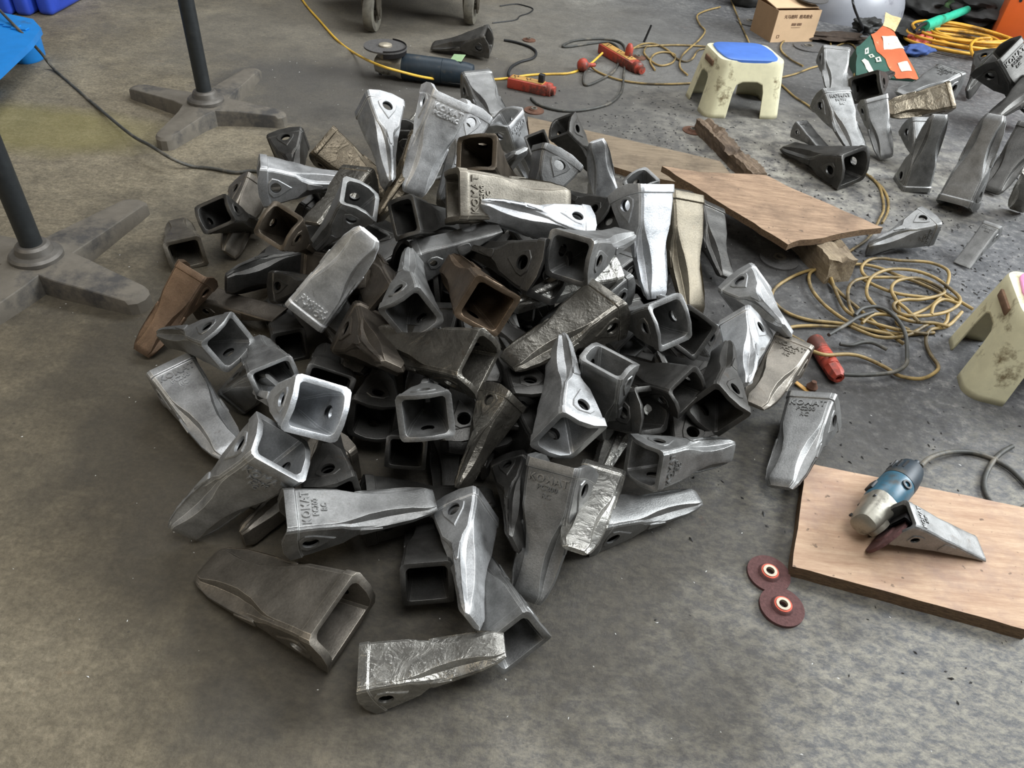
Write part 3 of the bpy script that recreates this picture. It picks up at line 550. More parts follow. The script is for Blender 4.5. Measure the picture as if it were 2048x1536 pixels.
 ('R3', 'R', 'mid', (1.0805, 2.8631, 0.1910), (0.2695, 0.3355, -1.2059), (0.2703, 0.3083, 0.2364), 'a', 'light lettered tooth leaning tip down at the left of the right heap', 'teeth heaped at the upper right'),
 ('R4', 'R', 'mid', (1.2684, 2.9314, 0.1716), (0.8310, 0.4146, -1.2298), (0.2286, 0.2302, 0.2133), None, 'plain narrow grey tooth leaning beside the light lettered one in the right heap', 'teeth heaped at the upper right'),
 ('R5', 'R', 'mid', (1.8621, 3.6168, 0.0634), (0.0872, 0.0167, -2.5418), (0.3185, 0.3618, 0.3133), 'a', 'grey lettered tooth lying with rim up right at the back of the right heap', 'teeth heaped at the upper right'),
 ('R6', 'R', 'oilbrown', (1.5866, 3.0499, 0.1631), (0.0867, -1.3833, 3.2455), (0.2582, 0.2837, 0.2621), None, 'oily dark tooth lying in front of the back lettered one in the right heap', 'teeth heaped at the upper right'),
 ('R7', 'R', 'mid', (1.3759, 2.5897, 0.0068), (1.1911, -1.3194, 1.2298), (0.2631, 0.2613, 0.2627), None, 'scooped grey tooth standing tip up in the middle of the right heap', 'teeth heaped at the upper right'),
 ('R8', 'R', 'mid', (1.4226, 2.8366, 0.1303), (0.4293, 0.4122, -1.4225), (0.2329, 0.2239, 0.2373), None, 'tooth with side hole behind the tip-up scooped one in the right heap', 'teeth heaped at the upper right'),
 ('R9', 'R', 'mid', (1.4786, 2.4368, 0.0233), (-1.3372, 3.8178, -2.4454), (0.2956, 0.2958, 0.2959), None, 'longest grey tooth standing tip up at the right of the right heap', 'teeth heaped at the upper right'),
 ('R10', 'R', 'dark', (1.7965, 2.7517, 0.1673), (0.7086, 0.2944, -2.1651), (0.2700, 0.2700, 0.2700), None, 'dark rounded tooth right beside the longest tip-up one', 'teeth heaped at the upper right'),
 ('R11', 'R', 'dark', (1.8892, 3.3760, 0.2537), (-13.1768, -6.4639, 10.0435), (0.3278, 0.3995, 0.3957), 'a', 'large lettered tooth at the upper right picture edge, lettering tilted', 'teeth heaped at the upper right'),
 ('R12', 'R', 'dark', (2.0364, 3.2492, 0.1846), (3.1573, -1.0053, -14.7495), (0.2599, 0.2599, 0.2599), None, 'dark blue-grey tooth below the large lettered one at the right picture edge', 'teeth heaped at the upper right'),
 ('R14', 'R', 'oilsilver', (1.6274, 2.3447, 0.2233), (-2.8549, -1.5624, 1.5358), (0.2600, 0.2600, 0.2600), None, 'shiny tooth end at the right picture edge, low in the right heap', 'teeth heaped at the upper right'),
 ('R13', 'R', 'dark', (2.0809, 3.7677, 0.1316), (0.5167, -2.6026, 3.2313), (0.2600, 0.2600, 0.2600), None, 'dark tooth in the shade left of the large lettered one at the right edge', 'teeth heaped at the upper right'),
 ('R15', 'S', 'mid', (1.0010, 2.8481, 0.0693), (0.0448, 0.0354, -1.1427), (0.1600, 0.1619, 0.1670), 's', 'small narrow tooth with tiny lettering at the left end of the right heap', 'teeth heaped at the upper right'),
 ('R16', 'R', 'dark', (1.1148, 2.5250, 0.0736), (-0.2650, -0.0373, 2.1306), (0.3104, 0.3389, 0.3049), None, 'tooth lying before the right heap, open rim to the right, two pin holes', None),
 ('R17', 'R', 'mid', (1.2327, 2.1290, 0.0814), (-0.2029, 2.0229, -1.7279), (0.2151, 0.2313, 0.2385), 'a', 'light tooth lying alone beyond the ochre cord coil, lettering tilted, tip left', None),
 ('R18', 'S', 'mid', (1.4341, 2.1325, 0.0911), (-1.1973, -0.2858, 3.6714), (0.1535, 0.1600, 0.1544), 's', 'small flat narrow tooth lying alone beyond the ochre cord coil', None),
 ('R19', 'S', 'mid', (0.7420, 0.9077, 0.0938), (0.0895, 0.3036, 0.0149), (0.1943, 0.1755, 0.1865), 's', 'light wedge tooth lying on the board against the angle grinder', None),
 ('R20', 'R', 'dusty', (-0.2594, 3.4943, 0.0763), (-0.3501, -0.3312, 2.9837), (0.2693, 0.2710, 0.2595), None, 'dusty dark tooth lying alone at the back behind the far angle grinder', None),
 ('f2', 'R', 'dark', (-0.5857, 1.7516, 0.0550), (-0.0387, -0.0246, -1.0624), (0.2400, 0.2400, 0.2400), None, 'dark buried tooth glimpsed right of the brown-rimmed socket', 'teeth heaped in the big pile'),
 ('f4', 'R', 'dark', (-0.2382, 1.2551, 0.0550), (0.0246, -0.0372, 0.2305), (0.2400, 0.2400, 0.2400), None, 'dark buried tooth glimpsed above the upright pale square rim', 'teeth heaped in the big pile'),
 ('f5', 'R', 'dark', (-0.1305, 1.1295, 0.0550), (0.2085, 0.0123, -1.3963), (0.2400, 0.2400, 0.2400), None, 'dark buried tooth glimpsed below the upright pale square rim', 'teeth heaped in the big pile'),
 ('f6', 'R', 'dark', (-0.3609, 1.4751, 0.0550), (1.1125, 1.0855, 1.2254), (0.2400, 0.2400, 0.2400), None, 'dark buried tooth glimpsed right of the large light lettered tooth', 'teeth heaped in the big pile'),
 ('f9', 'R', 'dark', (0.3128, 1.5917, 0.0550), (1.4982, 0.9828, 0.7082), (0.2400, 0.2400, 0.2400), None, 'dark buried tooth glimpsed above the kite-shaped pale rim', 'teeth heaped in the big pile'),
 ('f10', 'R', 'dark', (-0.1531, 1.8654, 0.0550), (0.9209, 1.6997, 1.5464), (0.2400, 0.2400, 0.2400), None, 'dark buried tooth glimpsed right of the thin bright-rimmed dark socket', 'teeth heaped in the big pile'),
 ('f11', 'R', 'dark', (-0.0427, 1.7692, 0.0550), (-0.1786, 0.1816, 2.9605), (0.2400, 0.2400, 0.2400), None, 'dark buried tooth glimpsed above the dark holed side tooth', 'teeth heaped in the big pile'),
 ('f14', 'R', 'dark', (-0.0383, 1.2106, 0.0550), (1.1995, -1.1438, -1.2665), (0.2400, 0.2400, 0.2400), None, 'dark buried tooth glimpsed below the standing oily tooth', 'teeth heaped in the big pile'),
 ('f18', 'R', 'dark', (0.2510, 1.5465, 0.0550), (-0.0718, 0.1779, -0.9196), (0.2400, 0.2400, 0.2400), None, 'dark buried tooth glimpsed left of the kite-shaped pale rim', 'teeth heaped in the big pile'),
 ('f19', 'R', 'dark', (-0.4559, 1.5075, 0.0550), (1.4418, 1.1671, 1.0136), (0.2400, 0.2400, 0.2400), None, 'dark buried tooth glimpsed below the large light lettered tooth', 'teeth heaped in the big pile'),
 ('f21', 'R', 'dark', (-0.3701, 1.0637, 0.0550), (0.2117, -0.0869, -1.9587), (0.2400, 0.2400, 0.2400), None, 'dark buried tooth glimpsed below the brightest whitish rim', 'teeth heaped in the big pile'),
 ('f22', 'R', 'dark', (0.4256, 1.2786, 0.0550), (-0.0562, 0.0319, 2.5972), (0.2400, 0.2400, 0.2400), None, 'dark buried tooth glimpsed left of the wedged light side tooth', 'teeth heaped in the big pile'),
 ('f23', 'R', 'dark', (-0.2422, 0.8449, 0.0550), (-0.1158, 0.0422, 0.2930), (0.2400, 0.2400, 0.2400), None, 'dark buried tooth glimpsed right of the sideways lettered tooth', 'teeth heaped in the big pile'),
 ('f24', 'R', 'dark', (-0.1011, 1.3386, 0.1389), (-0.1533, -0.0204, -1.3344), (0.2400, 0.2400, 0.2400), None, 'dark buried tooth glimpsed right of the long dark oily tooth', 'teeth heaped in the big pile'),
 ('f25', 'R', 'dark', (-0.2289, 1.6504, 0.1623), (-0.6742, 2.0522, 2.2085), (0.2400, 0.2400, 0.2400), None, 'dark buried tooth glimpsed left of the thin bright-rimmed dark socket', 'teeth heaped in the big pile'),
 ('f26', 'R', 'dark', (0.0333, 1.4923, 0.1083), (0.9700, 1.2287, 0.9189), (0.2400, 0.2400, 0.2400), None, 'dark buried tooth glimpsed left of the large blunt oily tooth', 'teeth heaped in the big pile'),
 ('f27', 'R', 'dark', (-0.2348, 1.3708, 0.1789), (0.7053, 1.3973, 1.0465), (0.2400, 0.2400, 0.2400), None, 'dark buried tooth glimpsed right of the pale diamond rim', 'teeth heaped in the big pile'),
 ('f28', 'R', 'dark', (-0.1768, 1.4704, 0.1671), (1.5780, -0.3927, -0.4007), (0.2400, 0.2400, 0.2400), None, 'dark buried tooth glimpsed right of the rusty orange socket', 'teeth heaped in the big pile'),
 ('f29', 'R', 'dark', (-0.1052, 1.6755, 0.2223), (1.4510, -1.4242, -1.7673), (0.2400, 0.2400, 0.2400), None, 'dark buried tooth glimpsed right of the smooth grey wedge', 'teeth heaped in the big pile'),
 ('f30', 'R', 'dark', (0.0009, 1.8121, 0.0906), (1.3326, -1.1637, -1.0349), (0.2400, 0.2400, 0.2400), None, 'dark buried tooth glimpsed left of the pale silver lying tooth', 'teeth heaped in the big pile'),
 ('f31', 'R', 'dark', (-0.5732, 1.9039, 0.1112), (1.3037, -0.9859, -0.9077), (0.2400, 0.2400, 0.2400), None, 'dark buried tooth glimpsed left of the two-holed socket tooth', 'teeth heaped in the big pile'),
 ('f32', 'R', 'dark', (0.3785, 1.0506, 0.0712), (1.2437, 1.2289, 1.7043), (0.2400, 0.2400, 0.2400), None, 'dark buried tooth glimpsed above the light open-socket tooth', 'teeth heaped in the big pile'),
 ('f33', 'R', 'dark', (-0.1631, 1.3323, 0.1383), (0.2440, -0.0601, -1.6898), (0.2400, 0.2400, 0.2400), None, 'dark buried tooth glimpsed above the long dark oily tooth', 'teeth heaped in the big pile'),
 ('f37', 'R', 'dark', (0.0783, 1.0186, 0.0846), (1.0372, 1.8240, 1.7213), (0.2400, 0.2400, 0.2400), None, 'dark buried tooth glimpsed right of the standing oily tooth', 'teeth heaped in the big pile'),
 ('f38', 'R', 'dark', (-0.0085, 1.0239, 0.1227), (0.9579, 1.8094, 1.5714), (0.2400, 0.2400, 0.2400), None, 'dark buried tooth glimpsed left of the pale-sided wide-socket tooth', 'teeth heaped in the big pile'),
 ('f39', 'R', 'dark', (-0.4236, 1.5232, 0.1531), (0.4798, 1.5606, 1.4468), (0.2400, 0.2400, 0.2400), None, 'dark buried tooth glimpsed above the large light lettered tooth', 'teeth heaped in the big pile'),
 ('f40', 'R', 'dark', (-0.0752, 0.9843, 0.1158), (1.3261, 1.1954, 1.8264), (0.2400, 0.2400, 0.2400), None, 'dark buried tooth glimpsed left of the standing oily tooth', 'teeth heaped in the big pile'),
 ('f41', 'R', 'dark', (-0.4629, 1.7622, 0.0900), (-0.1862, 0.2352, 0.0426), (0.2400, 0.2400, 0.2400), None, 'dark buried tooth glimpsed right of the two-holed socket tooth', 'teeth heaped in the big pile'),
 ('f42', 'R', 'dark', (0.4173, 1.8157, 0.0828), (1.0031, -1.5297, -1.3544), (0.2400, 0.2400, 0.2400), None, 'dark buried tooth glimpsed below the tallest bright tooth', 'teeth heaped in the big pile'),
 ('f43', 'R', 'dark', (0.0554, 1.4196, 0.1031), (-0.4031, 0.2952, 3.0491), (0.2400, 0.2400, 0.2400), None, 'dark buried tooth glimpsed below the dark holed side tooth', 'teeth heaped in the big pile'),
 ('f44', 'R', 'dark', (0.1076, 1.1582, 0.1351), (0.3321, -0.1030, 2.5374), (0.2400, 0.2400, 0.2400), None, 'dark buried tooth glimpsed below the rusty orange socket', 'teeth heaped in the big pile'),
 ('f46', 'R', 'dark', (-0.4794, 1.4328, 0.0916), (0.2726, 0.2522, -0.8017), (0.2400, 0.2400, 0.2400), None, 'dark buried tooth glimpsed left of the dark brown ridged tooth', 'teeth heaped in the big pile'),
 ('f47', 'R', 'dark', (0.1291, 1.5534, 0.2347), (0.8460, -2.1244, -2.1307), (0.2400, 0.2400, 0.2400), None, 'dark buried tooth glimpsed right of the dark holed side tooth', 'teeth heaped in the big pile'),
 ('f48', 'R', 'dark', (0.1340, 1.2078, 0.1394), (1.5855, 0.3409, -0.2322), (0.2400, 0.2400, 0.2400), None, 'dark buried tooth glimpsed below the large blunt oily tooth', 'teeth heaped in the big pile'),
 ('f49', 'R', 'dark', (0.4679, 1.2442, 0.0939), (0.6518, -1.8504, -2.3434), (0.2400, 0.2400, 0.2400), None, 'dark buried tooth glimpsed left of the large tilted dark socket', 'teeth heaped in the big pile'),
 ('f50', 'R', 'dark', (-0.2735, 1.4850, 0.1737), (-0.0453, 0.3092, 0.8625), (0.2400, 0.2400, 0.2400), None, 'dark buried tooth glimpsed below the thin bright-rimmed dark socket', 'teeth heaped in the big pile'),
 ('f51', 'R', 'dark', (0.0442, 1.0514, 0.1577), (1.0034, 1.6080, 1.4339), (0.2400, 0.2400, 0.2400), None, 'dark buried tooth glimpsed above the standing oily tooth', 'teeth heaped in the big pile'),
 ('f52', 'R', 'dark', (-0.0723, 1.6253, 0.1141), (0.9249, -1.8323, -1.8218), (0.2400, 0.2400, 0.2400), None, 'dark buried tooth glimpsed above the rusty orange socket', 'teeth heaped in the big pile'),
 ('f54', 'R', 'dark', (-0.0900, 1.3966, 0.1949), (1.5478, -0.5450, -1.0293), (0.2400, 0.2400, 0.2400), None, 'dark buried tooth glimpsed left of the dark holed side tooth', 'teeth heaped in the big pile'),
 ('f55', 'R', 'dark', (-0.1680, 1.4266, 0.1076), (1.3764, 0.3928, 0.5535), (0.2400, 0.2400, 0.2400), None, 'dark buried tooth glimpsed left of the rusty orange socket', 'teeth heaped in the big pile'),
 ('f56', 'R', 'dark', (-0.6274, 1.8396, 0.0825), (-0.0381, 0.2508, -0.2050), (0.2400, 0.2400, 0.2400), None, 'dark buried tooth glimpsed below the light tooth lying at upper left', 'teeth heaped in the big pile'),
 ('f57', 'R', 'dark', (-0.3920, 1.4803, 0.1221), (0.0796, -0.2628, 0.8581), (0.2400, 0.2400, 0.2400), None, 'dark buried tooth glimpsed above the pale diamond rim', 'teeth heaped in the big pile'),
]
for T_ in TEETH: place_tooth(*T_)
# ------------------------------------------------------------------ table pedestals (cast foot, collar, pole)
def pedestal(cx, cy, angs, lens, label, yawcap=0.0, rpole=.0255, narrow=1.0):
    root = empty('table_pedestal', (cx, cy, 0)); tag(root, label, 'table base', 'iron pedestals on the left')
    out = []
    n = len(angs); order = sorted(range(n), key=lambda i: angs[i] % (2 * PI))
    A = [angs[i] % (2 * PI) for i in order]; Ls = [lens[i] for i in order]
    for i in range(n):
        a, L = A[i], Ls[i]; d = Vector((math.cos(a), math.sin(a))); s = Vector((-d.y, d.x))
        wt, wh = .030 * narrow, .046 * narrow
        out += [d * .11 - s * wh, d * (L * .6) - s * (wh + wt) * .5, d * (L - .03) - s * wt]
        for k in range(5):
            t = -PI / 2 + PI * (k + .5) / 5; out.append(d * (L - .03 + math.cos(t) * .03) + s * math.sin(t) * wt)
        out += [d * (L - .03) + s * wt, d * (L * .6) + s * (wh + wt) * .5, d * .11 + s * wh]
        b = A[(i + 1) % n]; b = b if b > a else b + 2 * PI; m = (a + b) / 2
        out.append(Vector((math.cos(m), math.sin(m))) * (.084 if b - a < 2 else .06))
    Lm = max(Ls)
    def zt(r): return .064 - .030 * min(1, r / Lm) ** .8
    bm = bmesh.new()
    rings = [[Vector((p.x, p.y, 0)) for p in out], [Vector((p.x * .995, p.y * .995, zt(p.length) - .010)) for p in out]]
    for f, dz in ((.965, -.002), (.93, 0.0), (.80, .0), (.55, .002), (.3, .004)): rings.append([Vector((p.x * f, p.y * f, zt(p.length * f) + dz)) for p in out])
    ring_loft(bm, rings)
    mobj('cross_foot', bm, M['cast_iron'], root, 30)
    bm = bmesh.new(); lathe(bm, [(.062, .060), (.062, .070), (.056, .076), (.044, .079), (.040, .094), (.034, .100), (.0, .1005)], 36); mobj('collar', bm, M['collar'], root, 30)
    bm = bmesh.new(); lathe(bm, [(rpole, .09), (rpole, .70)], 24); mobj('pole', bm, M['pole'], root, 30)
    bm = bmesh.new(); box(bm, (-.10, -.10, .70), (.10, .10, .708), bevel=.002); mobj('top_plate', bm, M['pole'], root)
c1 = Vector((-1.19, 2.577, 0)); tips1 = [at(264, 180, .02), at(322, 290, .02), at(574, 240, .02), at(512, 140, .02)]
pedestal(c1.x, c1.y, [math.atan2((t - c1).y, (t - c1).x) for t in tips1], [Vector((t - c1).xy).length for t in tips1], 'dusty four-armed iron table foot with dark pole, at the upper left', narrow=1.08)
c2 = Vector((-1.223, 1.526, 0)); tips2 = [at(285, 405, .02), at(292, 600, .03)]
a2 = [math.atan2((t - c2).y, (t - c2).x) for t in tips2]; l2 = [Vector((t - c2).xy).length for t in tips2]
pedestal(c2.x, c2.y, a2 + [a2[0] + PI, a2[1] + PI], l2 + [.42, .38], 'dusty iron table foot with dark pole cut off by the left picture edge', narrow=1.25)

# ------------------------------------------------------------------ stools
def stool(loc, yaw, seatmat, label, h=.22, W=.27, D=.20, splay=.032):
    root = empty('plastic_stool', (loc[0], loc[1], 0), (0, 0, yaw)); tag(root, label, 'stool', 'low plastic stools')
    def perim(hw, hd, r):
        pts = []
        def side(p, q, opening):
            ts = [0, .08, .16, .195, .20, .215, .25, .36, .5, .64, .75, .785, .80, .805, .85, .93]
            for t in ts: pts.append((p[0] + (q[0] - p[0]) * t, p[1] + (q[1] - p[1]) * t, t))
        def corner(cx, cy, a0):
            for k in range(1, 5):
                a = a0 + (PI / 2) * k / 5; pts.append((cx + r * math.cos(a), cy + r * math.sin(a), 0))
        side((-hw + r, -hd), (hw - r, -hd), 1); corner(hw - r, -hd + r, -PI / 2)
        side((hw, -hd + r), (hw, hd - r), 1); corner(hw - r, hd - r, 0)
        side((hw - r, hd), (-hw + r, hd), 1); corner(-hw + r, hd - r, PI / 2)
        side((-hw, hd - r), (-hw, -hd + r), 1); corner(-hw + r, -hd + r, PI)
        return pts
    def zb(t):
        if t <= .1951 or t >= .8049: return 0.0
        u = (t - .20) / .60; u = max(0, min(1, u)); return h * .64 * (1 - abs(2 * u - 1) ** 9) ** .35 if 0 < u < 1 else h * .05
    rows = 12; rings = []
    top = perim(W / 2, D / 2, .035); bot = perim(W / 2 + splay, D / 2 + splay, .045)
    for r in (.55, .8, .93):
        rings.append([Vector((p[0] * r, p[1] * r, h - .001)) for p in top])
    rings.append([Vector((p[0] * .985, p[1] * .985, h - .001)) for p in top])
    for k in range(rows + 1):
        ring = []
        for p, q in zip(top, bot):
            z1 = zb(p[2]); f = k / rows; z = (h - .008) * (1 - f) + z1 * f; g = 1 - z / h
            g2 = g + (.10 if z < .028 else 0) * 0
            ring.append(Vector((p[0] + (q[0] - p[0]) * g2, p[1] + (q[1] - p[1]) * g2, z)))
        rings.append(ring)
    bm = bmesh.new(); ring_loft(bm, rings, True, False)
    o = mobj('stool_body', bm, M['stool_cream'], root, 40)
    s = o.modifiers.new('s', 'SOLIDIFY'); s.thickness = .005; s.offset = -1
    for sx in (-1, 1):              # recessed grips on the short sides
        bm = bmesh.new(); box(bm, (-.004, -.045, -.011), (.004, .045, .011), bevel=.0035)
        mobj('hand_grip', bm, M['print'], root, 40, (sx * (W / 2 + splay * .2 + .0005), 0, h - .034), (0, 0, 0))
    bm = bmesh.new(); a = []
    for k in range(40):
        t = 2 * PI * k / 40; c, s_ = math.cos(t), math.sin(t)
        x = (W / 2 - .022) * abs(c) ** .35 * (1 if c > 0 else -1); y = (D / 2 + .001) * abs(s_) ** .28 * (1 if s_ > 0 else -1)
        x *= 1 - .14 * (y / (D / 2)) ** 2 + .04; a.append((x, y))
    ring_loft(bm, [[Vector((x, y, h - .016)) for x, y in a], [Vector((x, y, h + .003)) for x, y in a], [Vector((x * .98, y * .97, h + .005)) for x, y in a], [Vector((x * .5, y * .5, h + .0045)) for x, y in a]])
    mobj('seat_panel', bm, seatmat, root, 40)
stool((.812, 3.215), .20, M['seat_blue'], 'small grimy cream plastic stool with blue seat', W=.275, D=.215)
stool((1.298, 1.505), -.235, M['seat_pink'], 'cream plastic stool with pink seat, cut off by the right picture edge', h=.235, W=.275, D=.215)

# ------------------------------------------------------------------ wood
def slab(name, px, z0, z1, mat, label, cat, zs=None, edge=None, jag=0.0):
    pts = [at(p[0], p[1], z1 if zs is None else zs[i]) for i, p in enumerate(px)]
    P = []
    for i, p in enumerate(pts):
        q = pts[(i + 1) % len(pts)]; n = max(2, int((q - p).length / .03)); nd = Vector((-(q - p).y, (q - p).x, 0)).normalized()
        for k in range(n): P.append(p.lerp(q, k / n) + nd * (random.uniform(-jag, jag) if k else 0))
    th = z1 - z0; c = sum(P, Vector()) / len(P); bm = bmesh.new()
    ring_loft(bm, [[p - Vector((0, 0, th)) - c for p in P], [p - c for p in P]])
    if edge:
        o = mobj(name, bm, [mat, edge], None, None, c)
        for f in o.data.polygons: f.material_index = 1 if abs(f.normal.z) < .6 else 0
    else: o = mobj(name, bm, mat, None, None, c)
    tag(o, label, cat); return o
slab('wooden_plank', [(1055, 233), (1440, 322), (1500, 392), (1290, 352), (1060, 283)], 0, .022, M['plank'], 'long flat grey-brown plank on the floor behind the pile', 'plank', edge=M['ply_edge'], jag=.001)
slab('plywood_sheet', [(1324, 332), (1400, 344), (1532, 350), (1592, 380), (1766, 455), (1702, 463), (1646, 476), (1600, 480), (1576, 489)], .085, .105, M['ply'], 'weathered splintered plywood sheet propped on a wooden block', 'plywood', zs=[.125, .12, .11, .105, .10, .10, .10, .10, .10], edge=M['ply_edge'], jag=.003)
slab('wooden_board', [(1612, 925), (2062, 1018), (2062, 1262), (1585, 1133)], 0, .03, M['board'], 'worn reddish board on the floor under the near angle grinder', 'board', edge=M['ply_edge'], jag=.0015)
def rough_beam(name, A, B, w, h, mat, label, amp=.004, roll=0):
    A, B = Vector(A), Vector(B); L = (B - A).length; q = (B - A).to_track_quat('X', 'Z'); bm = bmesh.new(); nx = int(L / .012); rings = []
    prof = [(-1, -1), (-.5, -1), (0, -1), (.5, -1), (1, -1), (1, -.3), (1, .4), (1, 1), (.6, 1), (.2, 1), (-.2, 1), (-.6, 1), (-1, 1), (-1, .4), (-1, -.3)]
    for i in range(nx + 1):
        x = L * i / nx; r = []
        for j, (y, z) in enumerate(prof):
            k = mnoise.noise(Vector((x * 14, y * 3 + roll, z * 3))) * amp * 1.6 + mnoise.noise(Vector((x * 60, y * 7, z * 7 + roll))) * amp
            if z == 1 and mnoise.noise(Vector((x * 9 + roll, y * 6, 0))) > .28: k -= amp * 2.2
            r.append(Vector((x + (random.uniform(-amp, amp) if i in (0, nx) else 0), y * w / 2 + (k if abs(y) == 1 else 0), (z + 1) * h / 2 + (k if z == 1 else 0))))
        rings.append(r)
    ring_loft(bm, rings); o = mobj(name, bm, mat, None, None, A); o.rotation_mode = 'QUATERNION'; o.rotation_quaternion = q
    return tag(o, label, 'wood')
a = at(1402, 262, 0); b = at(1512, 372, 0); rough_beam('wooden_batten', (a.x, a.y, 0), (b.x, b.y, 0), .062, .05, M['beam'], 'rough splintered brown batten on the floor between stool and plywood')
a = at(1610, 500, 0); b = at(1672, 565, 0); d = (b - a).normalized(); a = a - d * .16; rough_beam('wooden_block', (a.x, a.y, 0), (b.x, b.y, 0), .085, .078, M['block'], 'pale chewed wooden block under the plywood sheet', .003, 5)

# ------------------------------------------------------------------ grinding discs lying about
def disc(px, py, r, label, mat='abrasive', z=0.0, tilt=(0, 0, 0), label_ring=True, thick=.006, group='grinding discs lying on the floor', cone=True):
    p = at(px, py, z); root = empty('grinding_disc', p, tilt); tag(root, label, 'grinding disc', group)
    bm = bmesh.new(); h0 = .2 * r
    lathe_hole(bm, [(r, 0), (r, thick), (.52 * r, thick + .0015), (.44 * r, thick + (.006 if cone else .002)), (h0, thick + (.007 if cone else .002)), (h0, .002 if cone else 0), (.40 * r, .002 if cone else 0), (.50 * r, 0)], 40)
    mobj('abrasive_wheel', bm, M[mat], root, 30)
    if label_ring:
        bm = bmesh.new(); zt = thick + .0075; lathe_hole(bm, [(.40 * r, zt - .004), (.40 * r, zt), (h0 * 1.5, zt), (h0 * 1.5, zt - .004)], 32); mobj('paper_label', bm, M['red_print'], root)
    bm = bmesh.new(); zt = thick + .009; lathe_hole(bm, [(h0 * 1.6, zt - .006), (h0 * 1.6, zt), (h0 * .98, zt), (h0 * .98, zt - .006)], 24); mobj('hub_ring', bm, M['ring_steel'] if label_ring else M['cast_iron'], root)
disc(1536, 1150, .040, 'upper one of two red-centred brown grinding discs beside the board corner', z=0)
disc(1562, 1216, .040, 'lower one of two red-centred brown grinding discs beside the board corner', z=0.001)
disc(1557, 521, .058, 'large grey grinding disc lying flat by the wooden block', 'abrasive_grey', label_ring=False)
disc(1068, 222, .040, 'rusty worn grinding disc on the floor behind the pile', 'rust', label_ring=False, thick=.004)
disc(1616, 96, .075, 'dark grinding disc in front of the cardboard box', 'abrasive_grey', label_ring=False)
disc(1500, 46, .075, 'dark grinding disc on the floor left of the cardboard box', 'abrasive_grey', label_ring=False)
disc(1058, 81, .032, 'small rusty worn disc beside the thin black cord at the back', 'rust', label_ring=False, thick=.004)
disc(1276, 116, .038, 'rusty disc beside the farther red power strip', 'rust', label_ring=False, thick=.004)
disc(1386, 262, .042, 'rusty brown disc under the end of the splintered batten', 'rust', label_ring=False, thick=.003)

# ------------------------------------------------------------------ cords
def cord(name, runs, r, mat, label, cat='cord', n=8, sub=6, parts=()):
    bm = bmesh.new()
    for P in runs: tube(bm, P, r, n, sub)
    return tag(mobj(name, bm, mat, None, 60), label, cat)
cord('extension_cable', [fl([(-30, -10, .17), (20, 42, .155), (60, 82, .12), (84, 108, .06), (110, 140), (190, 210), (260, 268, .03), (300, 291, .052), (345, 318, .04), (385, 333), (425, 337), (470, 345), (508, 342), (560, 352)], .006)], .0055, M['cable_grey'], 'dark thin cord running from the upper left corner over the iron foot')
cord('yellow_cable', [fl([(585, -30), (612, 10), (640, 42), (672, 78), (705, 104), (752, 128, .11), (800, 143, .10), (850, 155, .05), (895, 160, .01), (960, 160), (1010, 157), (1060, 150), (1100, 148), (1140, 146), (1175, 132), (1205, 106, .03)], .005)], .0052, M['cable_yellow'], 'bright yellow cord sweeping from the top edge to the red power strips')
cord('short_cable', [fl([(1008, 80), (1030, 84), (1058, 93), (1072, 104), (1066, 116), (1040, 124), (1022, 135), (1017, 150), (1025, 160, .02)], .006)], .006, M['black'], 'short black cord curling into the near red power strip')
cord('looped_cord', [fl([(1062, 196), (1075, 208), (1105, 218), (1140, 222), (1185, 217), (1222, 205), (1243, 182), (1248, 145), (1252, 110), (1245, 88), (1220, 79), (1180, 78), (1145, 82), (1125, 92), (1140, 93), (1180, 87), (1215, 84), (1236, 95), (1240, 115), (1228, 142), (1200, 160), (1172, 170), (1167, 155), (1175, 136), (1192, 126)], .006)], .0055, M['cable_grey'], 'dark looped cord around the two red power strips')
cord('tangled_cord', [
    fl([(1178, 127, .02), (1190, 140), (1215, 152), (1245, 161), (1290, 167), (1340, 168), (1388, 166)], .006),
    fl([(1265, 98, .03), (1285, 88), (1310, 88), (1335, 100), (1352, 116), (1370, 123), (1385, 117), (1397, 100), (1420, 96)], .006),
    fl([(1265, 96), (1300, 92), (1350, 90), (1400, 92), (1430, 95)], .006),
    fl([(1293, 92), (1288, 105), (1300, 120), (1320, 131), (1345, 125), (1350, 110), (1330, 104), (1310, 108), (1300, 122), (1310, 140)], .006),
    fl([(1440, 14), (1410, 22), (1394, 32), (1400, 50), (1410, 62), (1398, 80), (1375, 100), (1362, 115), (1360, 135), (1375, 150)], .007),
    fl([(1456, -20), (1466, 10), (1480, 45), (1495, 78), (1500, 92)], .007)], .0045, M['cord_ochre'], 'ochre and brown cords tangled left of the blue-seated stool')
cord('stray_cord', [
    fl([(1556, 156), (1590, 148), (1625, 135), (1655, 131), (1680, 142), (1695, 158, .03)], .006),
    fl([(1556, 163), (1572, 178), (1590, 194), (1612, 208), (1630, 222)], .006),
    fl([(1606, 132), (1580, 118), (1562, 100), (1566, 84), (1590, 70), (1625, 63, .03), (1655, 72), (1662, 92)], .006),
    fl([(1668, 95), (1690, 86), (1708, 92), (1716, 112), (1712, 135), (1708, 152)], .006)], .0045, M['cord_ochre'], 'ochre cord looping on the floor between the box and the right heap')
cord('thin_hanging_cord', [fl([(1702, -40, .25), (1706, 5, .22), (1716, 35, .12), (1726, 58, .03), (1715, 70), (1690, 76)], .01)], .006, M['black'], 'thin dark cord hanging in front of the grey cover')
